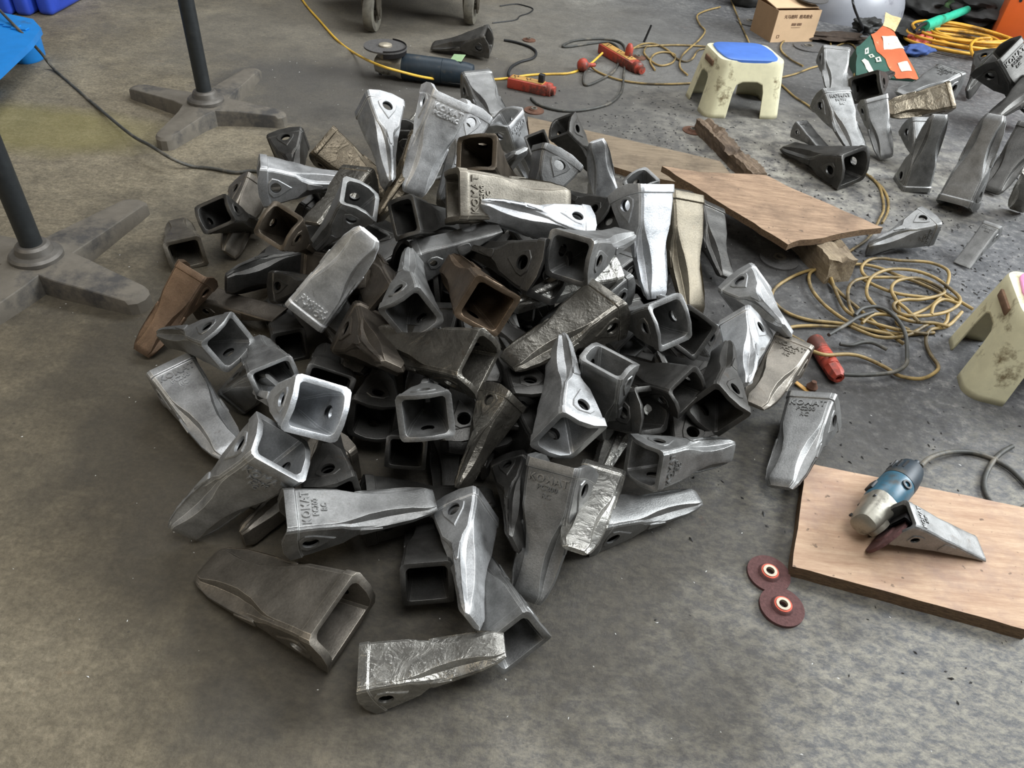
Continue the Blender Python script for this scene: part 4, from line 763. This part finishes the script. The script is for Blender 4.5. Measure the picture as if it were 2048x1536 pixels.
cord('floor_cord', [fl([(1728, 345), (1748, 360), (1766, 378), (1776, 400), (1775, 425), (1764, 446)], .006), fl([(1740, 352), (1758, 372), (1765, 395), (1767, 420), (1758, 440), (1752, 452), (1735, 478), (1708, 497), (1675, 518)], .006)], .0045, M['cord_ochre'], 'double dirty cord passing behind and under the plywood sheet')
N0 = ((1480, 380), 3.606)
def N(pts, z=.006): return fl(pts, z, *N0)
coil = [
 N([(700, 550), (500, 580), (350, 640), (245, 720), (240, 800), (340, 885), (500, 938), (740, 965), (1000, 1020), (1200, 1040), (1400, 1030)]),
 N([(590, 558), (505, 600), (510, 700), (590, 810), (700, 900), (800, 960), (900, 1000), (1080, 1040)], .012),
 N([(590, 558), (640, 600), (690, 730), (750, 850), (830, 910), (960, 960), (1150, 1010), (1350, 1040)], .018),
 N([(700, 552), (850, 535), (1000, 560), (1150, 620), (1300, 660), (1430, 720), (1560, 790), (1680, 860)], .01),
 N([(940, 650), (885, 600), (880, 550), (930, 505), (1020, 493), (1150, 508), (1350, 520), (1470, 560), (1508, 610), (1485, 700), (1400, 820), (1270, 890), (1150, 920), (1000, 860), (930, 780)], .016),
 N([(990, 850), (925, 780), (915, 700), (960, 620), (1080, 573), (1250, 580), (1400, 630), (1500, 700), (1585, 780), (1560, 840), (1450, 890), (1250, 910), (1130, 875), (1112, 820), (1190, 792), (1300, 790), (1420, 765), (1475, 735), (1420, 690), (1300, 640), (1200, 640), (1120, 665), (1092, 720), (1130, 800), (1200, 860), (1290, 955)], .024),
 N([(820, 900), (785, 820), (780, 720), (820, 660), (900, 635), (1000, 630), (1200, 640), (1400, 720), (1540, 800)], .020),
 N([(530, 1165, .05), (620, 1190, .05), (780, 1185, .03), (900, 1210), (1050, 1280), (1150, 1340), (1300, 1362), (1400, 1320), (1430, 1270), (1370, 1180), (1340, 1090), (1370, 1010), (1500, 980), (1600, 880)], .010),
 N([(730, 990), (560, 980), (400, 985), (345, 1005), (355, 1040), (440, 1090), (500, 1130)], .008),
 N([(640, 650), (720, 740), (860, 860), (1000, 980), (1180, 1110)], .008),
 N([(880, 640), (1000, 700), (1150, 750), (1350, 775), (1480, 790)], .014),
 N([(1380, 900), (1400, 830), (1470, 790), (1580, 820)], .026),
 N([(1110, 760), (1150, 880), (1130, 960), (1220, 1010)], .012), N([(1500, 890), (1490, 950), (1440, 985), (1380, 960), (1230, 1040)], .014),
 N([(880, 960), (960, 900), (1100, 905), (1250, 950), (1400, 960), (1500, 985)], .02), N([(800, 985), (1000, 1060), (1200, 1050), (1330, 980)], .016)]
o = cord('cord_coil', coil, .0048, M['cord_ochre'], 'loose tangle of ochre cord on the floor left of the pink-seated stool', 'cord coil')
cord('loose_cable', [N([(830, 905), (880, 855), (980, 842), (1070, 875), (1150, 955), (1195, 1050), (1205, 1200), (1195, 1260), (1120, 1310), (980, 1330), (850, 1335), (745, 1330)], .03), N([(640, 1045), (760, 975), (850, 920), (960, 880)], .034), N([(720, 1110), (800, 1120), (880, 1100), (960, 1102), (1060, 1150)], .012)], .0052, M['cable_grey'], 'grey cord arching over the tangle to the red connector')
g0 = ((1480, 840), 3.572)
cord('grinder_cord', [fl([(1290, 330, .07), (1330, 290, .06), (1385, 258, .045), (1480, 232, .03), (1570, 225, .012), (1660, 232), (1760, 258), (1850, 300), (1930, 350), (2000, 415), (2060, 480)], .007, *g0), fl([(1945, 188), (1880, 225), (1820, 280), (1765, 370), (1745, 450), (1765, 540), (1830, 625), (1920, 658), (2000, 640), (2080, 590)], .007, *g0)], .0055, M['cable_grey'], 'dark cord of the near angle grinder looping at the right edge')
# yellow coil at the upper right
runs = []
for k in range(11):
    cx, cy = 1912 + random.uniform(-16, 16), 96 + random.uniform(-5, 5); c = at(cx, cy); R0 = random.uniform(.14, .30); e = random.uniform(.6, .8); ph = random.uniform(0, 6); yaw = random.uniform(-.3, .3)
    runs.append([c + Vector((R0 * math.cos(t) * math.cos(yaw) - R0 * e * math.sin(t) * math.sin(yaw), R0 * math.cos(t) * math.sin(yaw) + R0 * e * math.sin(t) * math.cos(yaw), .01 + .007 * k + .006 * math.sin(t * 2 + ph))) for t in [ph + 2 * PI * q / 16 for q in range(17)]])
runs.append(fl([(1958, 125), (1945, 108), (1942, 90), (1955, 78), (1980, 76)], .09))
cord('yellow_cable_coil', runs, .0075, M['coil_yellow'], 'thick coil of bright yellow cable before the orange machine', 'cable coil', sub=4)

# ------------------------------------------------------------------ power strips and connectors
def power_strip(A, B, label, w=.058, h=.042, holes=3):
    A, B = Vector(A), Vector(B); L = (B - A).length; root = empty('power_strip', (A + B) / 2, (0, 0, math.atan2((B - A).y, (B - A).x))); tag(root, label, 'power strip', 'red power strips behind the pile')
    bm = bmesh.new(); box(bm, (-L / 2, -w / 2, 0), (L * .36, w / 2, h), bevel=.006); mobj('housing', bm, M['red'], root, 40)
    bm = bmesh.new(); box(bm, (-L * .46, -w * .36, h - .004), (L * .26, w * .36, h + .003), bevel=.002); f = mobj('socket_face', bm, M['socket'], root, 40)
    for k in range(holes):
        x = -L * .36 + k * L * .27
        bm = bmesh.new()
        for dx, dy in ((-.008, .006), (.008, .006), (0, -.008)): box(bm, (x + dx - .0025, dy - .0045, h + .002), (x + dx + .0025, dy + .0045, h + .0042))
        mobj('socket_slot', bm, M['black'], f)
    bm = bmesh.new(); lathe(bm, [(w * .48, 0), (w * .5, .004), (w * .46, L * .08), (w * .30, L * .10), (w * .30, L * .16), (.007, L * .165), (.006, L * .17)], 20, Matrix.Translation((L * .35, 0, h * .5)) @ Matrix.Rotation(PI / 2, 4, 'Y')); mobj('end_cap', bm, M['red'], root, 35)
    for k in range(4):
        bm = bmesh.new(); x = -L * .25 + k * .012; box(bm, (x, -w / 2 - .002, .008), (x + .004, -w / 2 + .001, h * .7)); mobj('side_rib', bm, M['red'], root)
    return root
r = power_strip(at(1018, 172, 0), at(1108, 192, 0), 'red power strip with ochre face nearer the pile')
bm = bmesh.new(); box(bm, (.028, -.012, .044), (.052, .012, .078), bevel=.004); tag(mobj('black_plug', bm, M['black'], None, 40, None, None), 'black plug standing in the nearer red power strip', 'plug').matrix_world = Matrix.Translation(r.location) @ Matrix.Rotation(r.rotation_euler.z, 4, 'Z')
power_strip(at(1204, 104, 0), at(1282, 150, 0), 'red power strip farther back, under the dark cord loop')
bm = bmesh.new(); p = at(1257, 110, .045); lathe(bm, [(.018, 0), (.018, .03), (.012, .045), (.008, .05)], 16); tag(mobj('red_plug', bm, M['red'], None, 40, p), 'small red plug standing in the farther power strip', 'plug')
root = empty('round_plug', at(1168, 130, .028), (0, 0, .3)); tag(root, 'round red plug on the floor between the two power strips', 'plug')
bm = bmesh.new(); lathe(bm, [(.0, -.03), (.016, -.028), (.026, -.018), (.030, -.004), (.026, .008), (.012, .018), (.008, .026)], 20, Matrix.Rotation(PI / 2, 4, 'Y')); mobj('plug_body', bm, M['red'], root, 40)
bm = bmesh.new(); lathe(bm, [(.009, .02), (.009, .05), (.007, .055)], 12, Matrix.Rotation(PI / 2, 4, 'Y')); mobj('cord_sleeve', bm, M['red'], root, 40)
A = at(1628, 680, .021); B = at(1678, 757, .021); root = empty('cable_connector', (A + B) / 2); root.rotation_mode = 'QUATERNION'; root.rotation_quaternion = (B - A).to_track_quat('Z', 'Y'); tag(root, 'dirty red cylindrical cable connector at the right foot of the pile', 'connector')
L = (B - A).length
bm = bmesh.new(); lathe(bm, [(.0, -L / 2 + .001), (.019, -L / 2), (.021, -L / 2 + .004), (.021, L * .22), (.0195, L * .225)], 24); mobj('connector_body', bm, M['red'], root, 35)
bm = bmesh.new(); lathe(bm, [(.0205, L * .22), (.0205, L * .40), (.017, L * .47), (.014, L * .5), (.008, L * .5), (.007, L * .44), (0, L * .44)], 8); mobj('cap_nut', bm, M['red'], root, 20)
for k in range(5):
    bm = bmesh.new(); lathe_hole(bm, [(.0215, -.002), (.0215, .002), (.020, .002), (.020, -.002)], 24, Matrix.Translation((0, 0, -L * .2 + k * .010))); mobj('grip_ring', bm, M['red'], root)
bm = bmesh.new(); lathe(bm, [(.0, 0), (.012, .001), (.014, .008), (.009, .016), (.006, .024), (0, .024)], 12); tag(mobj('rusty_fitting', bm, M['rust'], None, 30, at(1622, 778, .001)), 'small rusty fitting behind the lone lettered tooth', 'scrap')
bm = bmesh.new(); box(bm, (-.02, -.006, 0), (.02, .006, .005), bevel=.002); tag(mobj('bent_scrap', bm, M['socket'], None, 30, at(1603, 776, 0), (0, .2, -.7)), 'bright ochre scrap beside the small rusty fitting', 'scrap')

# ------------------------------------------------------------------ angle grinders
def grinder(H, R, D, label, s=1.0, disc_r=.05, tag_=False, discmat='abrasive', body='teal'):
    # H head point, R rear point, D direction of the spindle
    H, R, D = Vector(H), Vector(R), Vector(D); X = (R - H).normalized(); Z = -(D - X * D.dot(X)).normalized(); Y = Z.cross(X)
    mw = Matrix((X, Y, Z)).transposed().to_4x4(); mw.translation = H
    root = empty('angle_grinder', H); root.matrix_world = mw; tag(root, label, 'angle grinder', 'angle grinders')
    L = (R - H).length
    RX = Matrix.Rotation(PI / 2, 4, 'Y')
    def P(name, bm, mat, sm=35, par=root): return mobj(name, bm, M[mat], par, sm)
    bm = bmesh.new(); rings = []
    for x, ry, rz in ((-.030, .016, .014), (-.026, .024, .020), (-.008, .029, .025), (.015, .030, .026), (.035, .031, .028), (.044, .034, .031), (.048, .034, .031)):
        rings.append([Vector((x * s, ry * s * abs(math.cos(t)) ** .7 * (1 if math.cos(t) > 0 else -1), rz * s * abs(math.sin(t)) ** .7 * (1 if math.sin(t) > 0 else -1))) for t in [2 * PI * k / 24 for k in range(24)]])
    ring_loft(bm, rings); P('gear_head', bm, 'alu')
    bm = bmesh.new(); lathe(bm, [(.021 * s, -.03 * s), (.023 * s, -.02 * s), (.023 * s, -.0), (.014 * s, .022 * s), (0, .023 * s)], 24); P('spindle_boss', bm, 'alu')
    for x, y in ((.030, .026), (.030, -.026), (-.012, .022)):
        bm = bmesh.new(); lathe(bm, [(.004 * s, 0), (.004 * s, .004 * s), (.002 * s, .0042 * s), (0, .0035 * s)], 10, Matrix.Translation((x * s, y * s * .8, .021 * s))); P('screw', bm, 'black')
    bm = bmesh.new(); x1 = L * .64; lathe(bm, [(.031 * s, .046 * s), (.034 * s, .052 * s), (.034 * s, .10 * s), (.0335 * s, x1), (.030 * s, x1 + .004)], 28, RX); P('motor_housing', bm, body)
    bm = bmesh.new(); lathe(bm, [(.0335 * s, x1 + .002), (.0335 * s, x1 + .02 * s), (.030 * s, L - .02 * s), (.026 * s, L - .004), (.012 * s, L), (.007 * s, L + .004), (.006 * s, L + .03 * s), (0, L + .03 * s)], 28, RX); g = P('rear_housing', bm, 'teal_dark')
    for k in range(6):
        a = -.9 + k * .36
        bm = bmesh.new(); box(bm, (x1 + .022 * s, -.0018 * s, .0285 * s), (L - .022 * s, .0018 * s, .0342 * s), Matrix.Rotation(a, 4, 'X')); P('vent_rib', bm, 'black', None, g)
    bm = bmesh.new(); lathe_hole(bm, [(.010 * s, 0), (.010 * s, .004 * s), (.006 * s, .004 * s), (.006 * s, 0)], 20, Matrix.Translation((x1 - .02 * s, -.033 * s, -.004 * s)) @ Matrix.Rotation(PI / 2, 4, 'X')); P('brush_cap', bm, 'black')
    bm = bmesh.new(); box(bm, (.056 * s, -.010 * s, .032 * s), (.082 * s, .010 * s, .038 * s), bevel=.002); P('switch', bm, 'black')
    # guard: half shroud around the disc
    bm = bmesh.new(); gr = .056 * s; rings = []
    for r_, z_ in ((.022 * s, -.030 * s), (gr, -.031 * s), (gr + .002, -.034 * s), (gr + .002, -.052 * s), (gr, -.052 * s), (gr - .001, -.035 * s), (.022 * s, -.033 * s)):
        rings.append([Vector((r_ * math.cos(t), r_ * math.sin(t), z_)) for t in [-1.45 + 2.9 * k / 20 for k in range(21)]])
    ring_loft(bm, rings + rings[:1], False, False, False); P('guard', bm, 'guard')
    bm = bmesh.new(); zc = -.048 * s
    lathe(bm, [(disc_r, zc), (disc_r, zc + .006), (.5 * disc_r, zc + .007), (.4 * disc_r, zc + .010), (0, zc + .010)][::1], 40); bmesh.ops.recalc_face_normals(bm, faces=bm.faces[:])
    d = P('grinding_wheel', bm, discmat, 30)
    bm = bmesh.new(); lathe(bm, [(.018 * s, zc + .001), (.018 * s, zc - .004 * s), (.010 * s, zc - .007 * s), (0, zc - .007 * s)], 24); P('lock_nut', bm, 'ring_steel', 30, d)
    if tag_:
        bm = bmesh.new(); box(bm, (-.02 * s, -.013 * s, -.001), (.02 * s, .013 * s, .001)); o = P('paper_tag', bm, 'lime', None); o.location = (L * .80, -.012 * s, -.036 * s * -1 * -1); o.rotation_euler = (.5, .2, .5)
    return root
H1 = at(1738, 1035, .078); R1 = at(1822, 938, .072); D1 = at(1772, 1078, .062) - H1
grinder(H1, R1, D1, 'teal angle grinder with silver head on the wooden board', 1.0, .046)
H2 = at(772, 128, .055); R2 = at(948, 150, .052)
grinder(H2, R2, (0, 0, 1), 'dark teal angle grinder lying upside down at the back, disc facing up', 1.5, .088, True, 'abrasive_grey', 'teal_dark')

# ------------------------------------------------------------------ trolley wheels at the top edge
root = empty('trolley', (-.61, 3.86, 0), (0, 0, .53)); tag(root, 'trolley of which only two dusty swivel castors show at the top edge', 'trolley')
for sx, px, py in ((-1, 746, 62), (1, 941, 48)):
    p = at(px, py); q = root.matrix_basis.inverted() if False else None
    v = Vector((p.x + .61, p.y - 3.86, 0)); c, s_ = math.cos(-.53), math.sin(-.53); lx, ly = v.x * c - v.y * s_, v.x * s_ + v.y * c
    bm = bmesh.new(); r_ = .085; T0 = Matrix.Translation((lx, ly, r_)) @ Matrix.Rotation(-.62, 4, 'Z') @ Matrix.Rotation(PI / 2, 4, 'Y')
    lathe_hole(bm, [(r_ * .55, -.022), (r_ * .8, -.026), (r_ * .96, -.022), (r_, -.008), (r_, .008), (r_ * .96, .022), (r_ * .8, .026), (r_ * .55, .022)], 40, T0); mobj('castor_wheel', bm, M['tyre'], root, 40)
    bm = bmesh.new(); lathe(bm, [(r_ * .56, -.014), (r_ * .56, .014)], 24, T0); lathe(bm, [(.014, -.040), (.014, .040)], 16, T0); mobj('hub', bm, M['fork'], root, 30)
    bm = bmesh.new(); T1 = Matrix.Translation((lx, ly, r_)) @ Matrix.Rotation(-.62, 4, 'Z')
    for sd in (-1, 1):
        prism(bm, [(-.016, -.028), (.016, -.028), (.036, .03), (.036, .115), (-.036, .115), (-.036, .03)], sd * .034 - .003, sd * .034 + .003, T1 @ Matrix.Rotation(PI / 2, 4, 'Z') @ Matrix.Rotation(PI / 2, 4, 'X'))
    box(bm, (-.04, -.04, .11), (.04, .04, .118), T1); mobj('fork', bm, M['fork'], root)
bm = bmesh.new(); box(bm, (-.34, -.06, .205), (.36, .55, .24), bevel=.004); mobj('deck', bm, M['fork'], root)

# ------------------------------------------------------------------ blue plastic pallets at the upper left
root = empty('blue_pallet', (-1.98, 2.75, 0)); tag(root, 'light blue plastic pallet corner at the left edge', 'pallet')
def loc(p): return p - Vector((-1.98, 2.75, 0))
top = [loc(at(-60, 8, .14)), loc(at(0, 24, .14)), loc(at(66, 38, .14)), loc(at(82, 56, .14)), loc(at(62, 84, .14)), loc(at(0, 142, .14)), loc(at(-80, 210, .14))]
bm = bmesh.new(); ring_loft(bm, [[Vector((p.x, p.y, .118)) for p in top], [Vector((p.x, p.y, .138)) for p in top], [Vector((p.x * 1.0, p.y * 1.0, .140)) for p in top]]); mobj('deck_edge', bm, M['pal_light'], root, 30)
for px, py in ((62, 118), (-40, 190)):
    p = loc(at(px, py, 0)); bm = bmesh.new(); n = 24
    ring_loft(bm, [[Vector((p.x + .05 * k * math.cos(2 * PI * q / n), p.y + .07 * k * math.sin(2 * PI * q / n), z)) for q in range(n)] for k, z in ((.9, 0), (1, .01), (1.08, .118))]); mobj('pallet_foot', bm, M['pal_light'], root, 40)
for k in range(3):
    p = loc(at(8 + 16 * k, 48 + 5 * k, .141)); bm = bmesh.new(); box(bm, (p.x - .03, p.y - .012, .1402), (p.x + .03, p.y + .012, .146), bevel=.002); mobj('deck_rib', bm, M['pal_light'], root)
root = empty('dark_blue_pallet', (-2.2, 3.55, 0)); tag(root, 'royal blue plastic pallet with rounded ribs at the upper left corner', 'pallet')
for k, (px, py) in enumerate(((8, 32), (46, 33), (92, 32), (122, 12))):
    p = at(px, py, 0) - Vector((-2.2, 3.55, 0)); bm = bmesh.new(); box(bm, (p.x - .035, p.y - .0, 0), (p.x + .035, p.y + .30, .15), bevel=.022, seg=4); mobj('pallet_rib', bm, M['pal_dark'], root, 40)
bm = bmesh.new(); p = at(60, 25, 0) - Vector((-2.2, 3.55, 0)); box(bm, (p.x - .35, p.y + .06, .10), (p.x + .16, p.y + .5, .14), bevel=.004); mobj('pallet_deck', bm, M['pal_dark'], root)

# ------------------------------------------------------------------ upper right clutter
# cardboard box
fA, fB = at(1540, 85), at(1624, 83); yaw = math.atan2((fB - fA).y, (fB - fA).x); Lb = (fB - fA).length; hb = .155
root = empty('cardboard_box', (fA + fB) / 2, (0, 0, yaw)); tag(root, 'small printed cardboard box with its flaps open, behind the blue-seated stool', 'box')
bm = bmesh.new(); box(bm, (-Lb / 2, 0, 0), (Lb / 2, .004, hb)); mobj('front_panel', bm, M['card'], root)
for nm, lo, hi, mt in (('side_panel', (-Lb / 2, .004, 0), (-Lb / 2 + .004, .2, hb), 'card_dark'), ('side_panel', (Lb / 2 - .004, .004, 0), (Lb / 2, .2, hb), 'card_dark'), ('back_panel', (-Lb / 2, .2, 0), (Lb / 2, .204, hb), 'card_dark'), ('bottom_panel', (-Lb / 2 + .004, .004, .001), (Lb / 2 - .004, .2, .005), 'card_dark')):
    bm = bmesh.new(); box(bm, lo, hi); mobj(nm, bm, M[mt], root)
bm = bmesh.new(); box(bm, (-Lb / 2, 0, 0), (Lb / 2, .16, .004)); mobj('top_flap', bm, M['card'], root, None, (0, .03, hb + .002), (.12, 0, 0))
for s_, sz, x, z in (('天马磨料  磨具磨业', .020, -.002, hb * .80), ('■■ ■■', .016, 0, hb * .56), ('—————', .011, 0, hb * .47), ('□', .020, -Lb * .36, hb * .18)):
    me = text_mesh(s_, sz, .0006); me.materials.append(M['print']); o = mobj('printed_text', me, M['print'], root, None, (x, -.0012, z), (PI / 2, 0, 0))
disc(1624, -4, .085, 'worn grinding disc on top of the cardboard box', 'abrasive_grey', z=.19, label_ring=False, tilt=(.1, 0, 0), group=None)
# grey plastic cover with an oval window
cH = at(1708, 34, 0); root = empty('plastic_cover', cH, (0, 0, .35)); tag(root, 'grey moulded plastic cover with a dark oval opening behind the box', 'cover')
def ell(u, v, k=1.0): return Vector((.30 * k * math.cos(u) * math.cos(v) ** .8, .20 * k * math.sin(u) * math.cos(v) ** .8, .24 * k * max(0.0, math.sin(v)) ** .9))
bm = bmesh.new(); ring_loft(bm, [[ell(2 * PI * k / 40, PI / 2 * j / 12 if j < 12 else PI / 2 - .02) for k in range(40)] for j in range(13)]); mobj('cover_shell', bm, M['helmet'], root, 50)
bm = bmesh.new(); cu, cv = -1.0, .98; vs = [[ell(cu + .42 * r_ * math.cos(t), cv + .27 * r_ * math.sin(t), 1.012 + .01 * r_) for t in [2 * PI * k / 28 for k in range(28)]] for r_ in (1, .95, .6, .2)]
ring_loft(bm, vs); mobj('oval_window', bm, M['visor'], root, 50)
# torn green and orange carton
def carton():
    A, B, C, D = at(1712, 150, .012), at(1842, 160, .012), at(1776, 44, .13), at(1713, 94, .09)
    base = (A + B) / 2; base.z = 0; root = empty('torn_carton', base); tag(root, 'crumpled green and orange printed carton with torn beige end', 'carton')
    def S(u, v, d=0):
        p = A.lerp(B, u).lerp(D.lerp(C, u), v); k = mnoise.noise(Vector((u * 4, v * 4, 1))) * .018
        nn = (B - A).cross(D - A).normalized(); return p + nn * (k + d) - base
    def patch(name, quad, mat, d0, d1, par=root, n=8):
        (u0, v0), (u1, v1), (u2, v2), (u3, v3) = quad; bm = bmesh.new()
        def uv(s, t): return (u0 * (1 - s) * (1 - t) + u1 * s * (1 - t) + u2 * s * t + u3 * (1 - s) * t, v0 * (1 - s) * (1 - t) + v1 * s * (1 - t) + v2 * s * t + v3 * (1 - s) * t)
        g = [[[bm.verts.new(S(*uv(i / n, j / n), d)) for j in range(n + 1)] for i in range(n + 1)] for d in (d0, d1)]
        for L_ in (0, 1):
            for i in range(n):
                for j in range(n): bm.faces.new((g[L_][i][j], g[L_][i + 1][j], g[L_][i + 1][j + 1], g[L_][i][j + 1]))
        for i in range(n):
            for a_, b_ in (((i, 0), (i + 1, 0)), ((i, n), (i + 1, n)), ((0, i), (0, i + 1)), ((n, i), (n, i + 1))):
                bm.faces.new((g[0][a_[0]][a_[1]], g[0][b_[0]][b_[1]], g[1][b_[0]][b_[1]], g[1][a_[0]][a_[1]]))
        return mobj(name, bm, M[mat], par, 40)
    sg = -1 if ((B - A).cross(D - A)).dot(Vector((0, 0, CAMH)) - A) < 0 else 1
    body = patch('carton_body', [(0, 0), (1, 0), (1, 1), (0, 1)], 'sack_green', -sg * .07, 0)
    band = patch('orange_band', [(.62, .0), (.97, .0), (1.0, 1.0), (.40, 1.0)], 'sack_orange', sg * .001, sg * .003)
    patch('torn_end', [(.80, 1.0), (1.0, .80), (1.30, .92), (1.05, 1.14)], 'sack_beige', sg * .004, sg * .006)
    patch('white_print', [(.62, .60), (1.0, .50), (1.0, .72), (.66, .84)], 'sack_white', sg * .004, sg * .005)
    patch('white_label', [(.74, .12), (.90, .12), (.90, .28), (.74, .28)], 'sack_white', sg * .004, sg * .005)
    for k in range(3):
        u = .20 + k * .075; v = .64 - k * .16
        o = patch('pictogram', [(u, v), (u + .10, v + .01), (u + .10, v + .13), (u, v + .12)], 'sack_white', sg * .002, sg * .003, n=2)
        patch('pictogram_mark', [(u + .03, v + .03), (u + .06, v + .03), (u + .07, v + .09), (u + .03, v + .09)], 'sack_green', sg * .0035, sg * .004, par=o, n=1)
    patch('pale_strip', [(.10, .46), (.16, .50), (.30, .14), (.22, .10)], 'sack_white', sg * .002, sg * .003, n=3)
carton()
# electrode holder with turquoise grip
A, B = at(1850, 52, .10), at(1938, 18, .12); X = (B - A); root = empty('electrode_holder', A); root.rotation_mode = 'QUATERNION'; root.rotation_quaternion = X.to_track_quat('X', 'Z'); L = X.length; tag(root, 'welding electrode holder with turquoise handle above the yellow coil', 'welding clamp')
bm = bmesh.new(); RX = Matrix.Rotation(PI / 2, 4, 'Y')
lathe(bm, [(.0, -.002), (.026, 0), (.028, L * .3), (.022, L * .45), (.024, L * .5), (.020, L * .55), (.023, L * .6), (.021, L * .95), (.0, L)], 20, RX); mobj('grip', bm, M['turquoise'], root, 40)
bm = bmesh.new(); box(bm, (0, -.012, -.055), (L * .35, .012, 0), bevel=.004); mobj('lever', bm, M['turquoise'], root, 40)
bm = bmesh.new()
for dz in (-.02, .012): tube(bm, [Vector((0, 0, dz)), Vector((-.05, 0, dz * 1.2)), Vector((-.11, 0, -.01))], .009, 8)
mobj('jaw', bm, M['guard'], root, 40)
def crumple(name, px, py, z, sx, sy, sz, mat, label, cat, yaw=0, seed=0, amp=.25):
    bm = bmesh.new(); bmesh.ops.create_icosphere(bm, subdivisions=4, radius=1)
    for v in bm.verts:
        k = 1 + amp * mnoise.noise(v.co * 1.6 + Vector((seed, 0, 0))) * 2 + amp * .5 * mnoise.noise(v.co * 4 + Vector((seed, 5, 0)))
        v.co = Vector((v.co.x * sx * k, v.co.y * sy * k, max(-.95, v.co.z) * sz * k))
    mz = min(v.co.z for v in bm.verts)
    for v in bm.verts: v.co.z -= mz
    return tag(mobj(name, bm, M[mat], None, 60, at(px, py, z), (0, 0, yaw)), label, cat)
crumple('red_grip', 1836, 92, 0, .10, .04, .035, 'red', 'glossy red plastic piece between carton and yellow coil', 'tool', .5, 3, .15)
crumple('blue_rag', 1828, 112, 0, .09, .04, .025, 'blue', 'dark blue cloth scrap under the red plastic piece', 'cloth', .3, 8)
crumple('green_glove', 1885, 24, 0, .10, .20, .07, 'green', 'dirty green glove at the top edge behind the turquoise handle', 'glove', -.6, 2)
crumple('green_scrap', 1772, 4, 0, .06, .06, .04, 'green', 'bright green scrap at the top edge', 'scrap', 0, 6)
crumple('dark_bag', 1832, 26, 0, .15, .20, .06, 'darkstuff', 'dark crumpled bag between the grey cover and the green glove', 'bag', .2, 12)
crumple('dark_tarp', 1945, 42, 0, .20, .22, .07, 'darkstuff', 'dark crumpled sheet behind the yellow coil', 'bag', .1, 15)
crumple('grimy_rag', 1492, 12, 0, .14, .10, .07, 'darkstuff', 'black grimy rag at the top edge left of the box', 'cloth', .3, 21)
crumple('dark_lump', 1812, 78, 0, .10, .12, .03, 'darkstuff', 'dark lump under the jaws of the turquoise-handled clamp', 'cloth', .2, 31, .3)  # plain dark lump added among the clutter
crumple('brown_scrap_pile', 1668, 82, 0, .16, .06, .018, 'rust_dark', 'flat dark brown scrap lying between the box and the right heap', 'scrap', .1, 33, .4)
crumple('grey_lump', 1728, 66, 0, .07, .05, .04, 'darkstuff', 'small dark clamp lump in front of the grey cover', 'scrap', .3, 25, .4)
# orange machine
oc = at(1979, 86, 0); root = empty('orange_machine', oc, (0, 0, -.42)); tag(root, 'orange metal machine casing with black badge at the upper right corner', 'machine')
bm = bmesh.new(); box(bm, (0, 0, .0), (.6, .35, .42), bevel=.006); mobj('casing', bm, M['orange'], root, 30)
bm = bmesh.new(); box(bm, (.155, -.003, .205), (.42, .001, .285), bevel=.001); b_ = mobj('badge', bm, M['badge'], root)
bm = bmesh.new(); lathe(bm, [(.030, 0), (.030, .002)], 28, Matrix.Translation((.20, -.003, .245)) @ Matrix.Rotation(PI / 2, 4, 'X')); mobj('badge_disc', bm, M['white'], b_)
me = text_mesh('in', .040, .0005); mobj('badge_letters', me, M['badge'], b_, None, (.20, -.0056, .245), (PI / 2, 0, 0))
for dx, dz in ((.05, .23),): bm = bmesh.new(); lathe(bm, [(.008, 0), (.008, .003), (0, .003)], 14, Matrix.Translation((dx, -.0, dz)) @ Matrix.Rotation(PI / 2, 4, 'X')); mobj('screw', bm, M['black'], root)
# small things on the floor
bm = bmesh.new(); tube(bm, fl([(1000, 12), (1030, 8), (1052, 12), (1066, 18), (1058, 26), (1040, 32), (1030, 40), (985, 46)], .003), .003, 6); tag(mobj('wire_scrap', bm, M['black']), 'thin black twisted wire scrap on the floor at the top centre', 'wire')
bm = bmesh.new(); p = at(1288, 84); lathe(bm, [(.006, 0), (.006, .004), (.005, .085), (0, .086)], 8, Matrix.Translation(p) @ Matrix.Rotation(.25, 4, 'Y')); tag(mobj('steel_rod', bm, M['black']), 'short dark rod standing on the floor behind the tangled cords', 'rod')
def chips(n, fn, smin, smax, mat, name, label):
    vs, fs = [], []
    for _ in range(n):
        x, y = fn(); s = random.uniform(smin, smax); a = random.uniform(0, 6.28); b = len(vs)
        for k in range(4):
            t = a + k * PI / 2; rr = s * random.uniform(.5, 1.2) * (1.6 if k % 2 else .7); vs.append((x + rr * math.cos(t), y + rr * math.sin(t), .0004))
        vs.append((x, y, s * random.uniform(.5, .9))); fs += [(b, b + 1, b + 4), (b + 1, b + 2, b + 4), (b + 2, b + 3, b + 4), (b + 3, b, b + 4)]
    me = bpy.data.meshes.new(name); me.from_pydata(vs, [], fs); tag(mobj(name, me, M[mat]), label, 'grit', None, 'stuff')
def g2(cx, cy, sx, sy): return lambda: (random.gauss(cx, sx), random.gauss(cy, sy))
chips(900, g2(1.25, 2.15, .35, .35), .002, .006, 'grit', 'metal_grit', 'black and shiny metal grit scattered right of the plywood')
chips(500, g2(.5, 2.75, .25, .25), .002, .006, 'grit', 'wood_crumbs', 'dark crumbs scattered on the pale dusty patch behind the pile')
chips(420, lambda: (random.uniform(-1.2, 1.3), random.uniform(.5, 3.6)), .0008, .0022, 'white', 'pale_grit', 'tiny pale grit sprinkled over the whole floor')
chips(160, g2(.85, 1.1, .3, .3), .0015, .005, 'grit', 'dark_specks', 'dark specks around the wooden board')
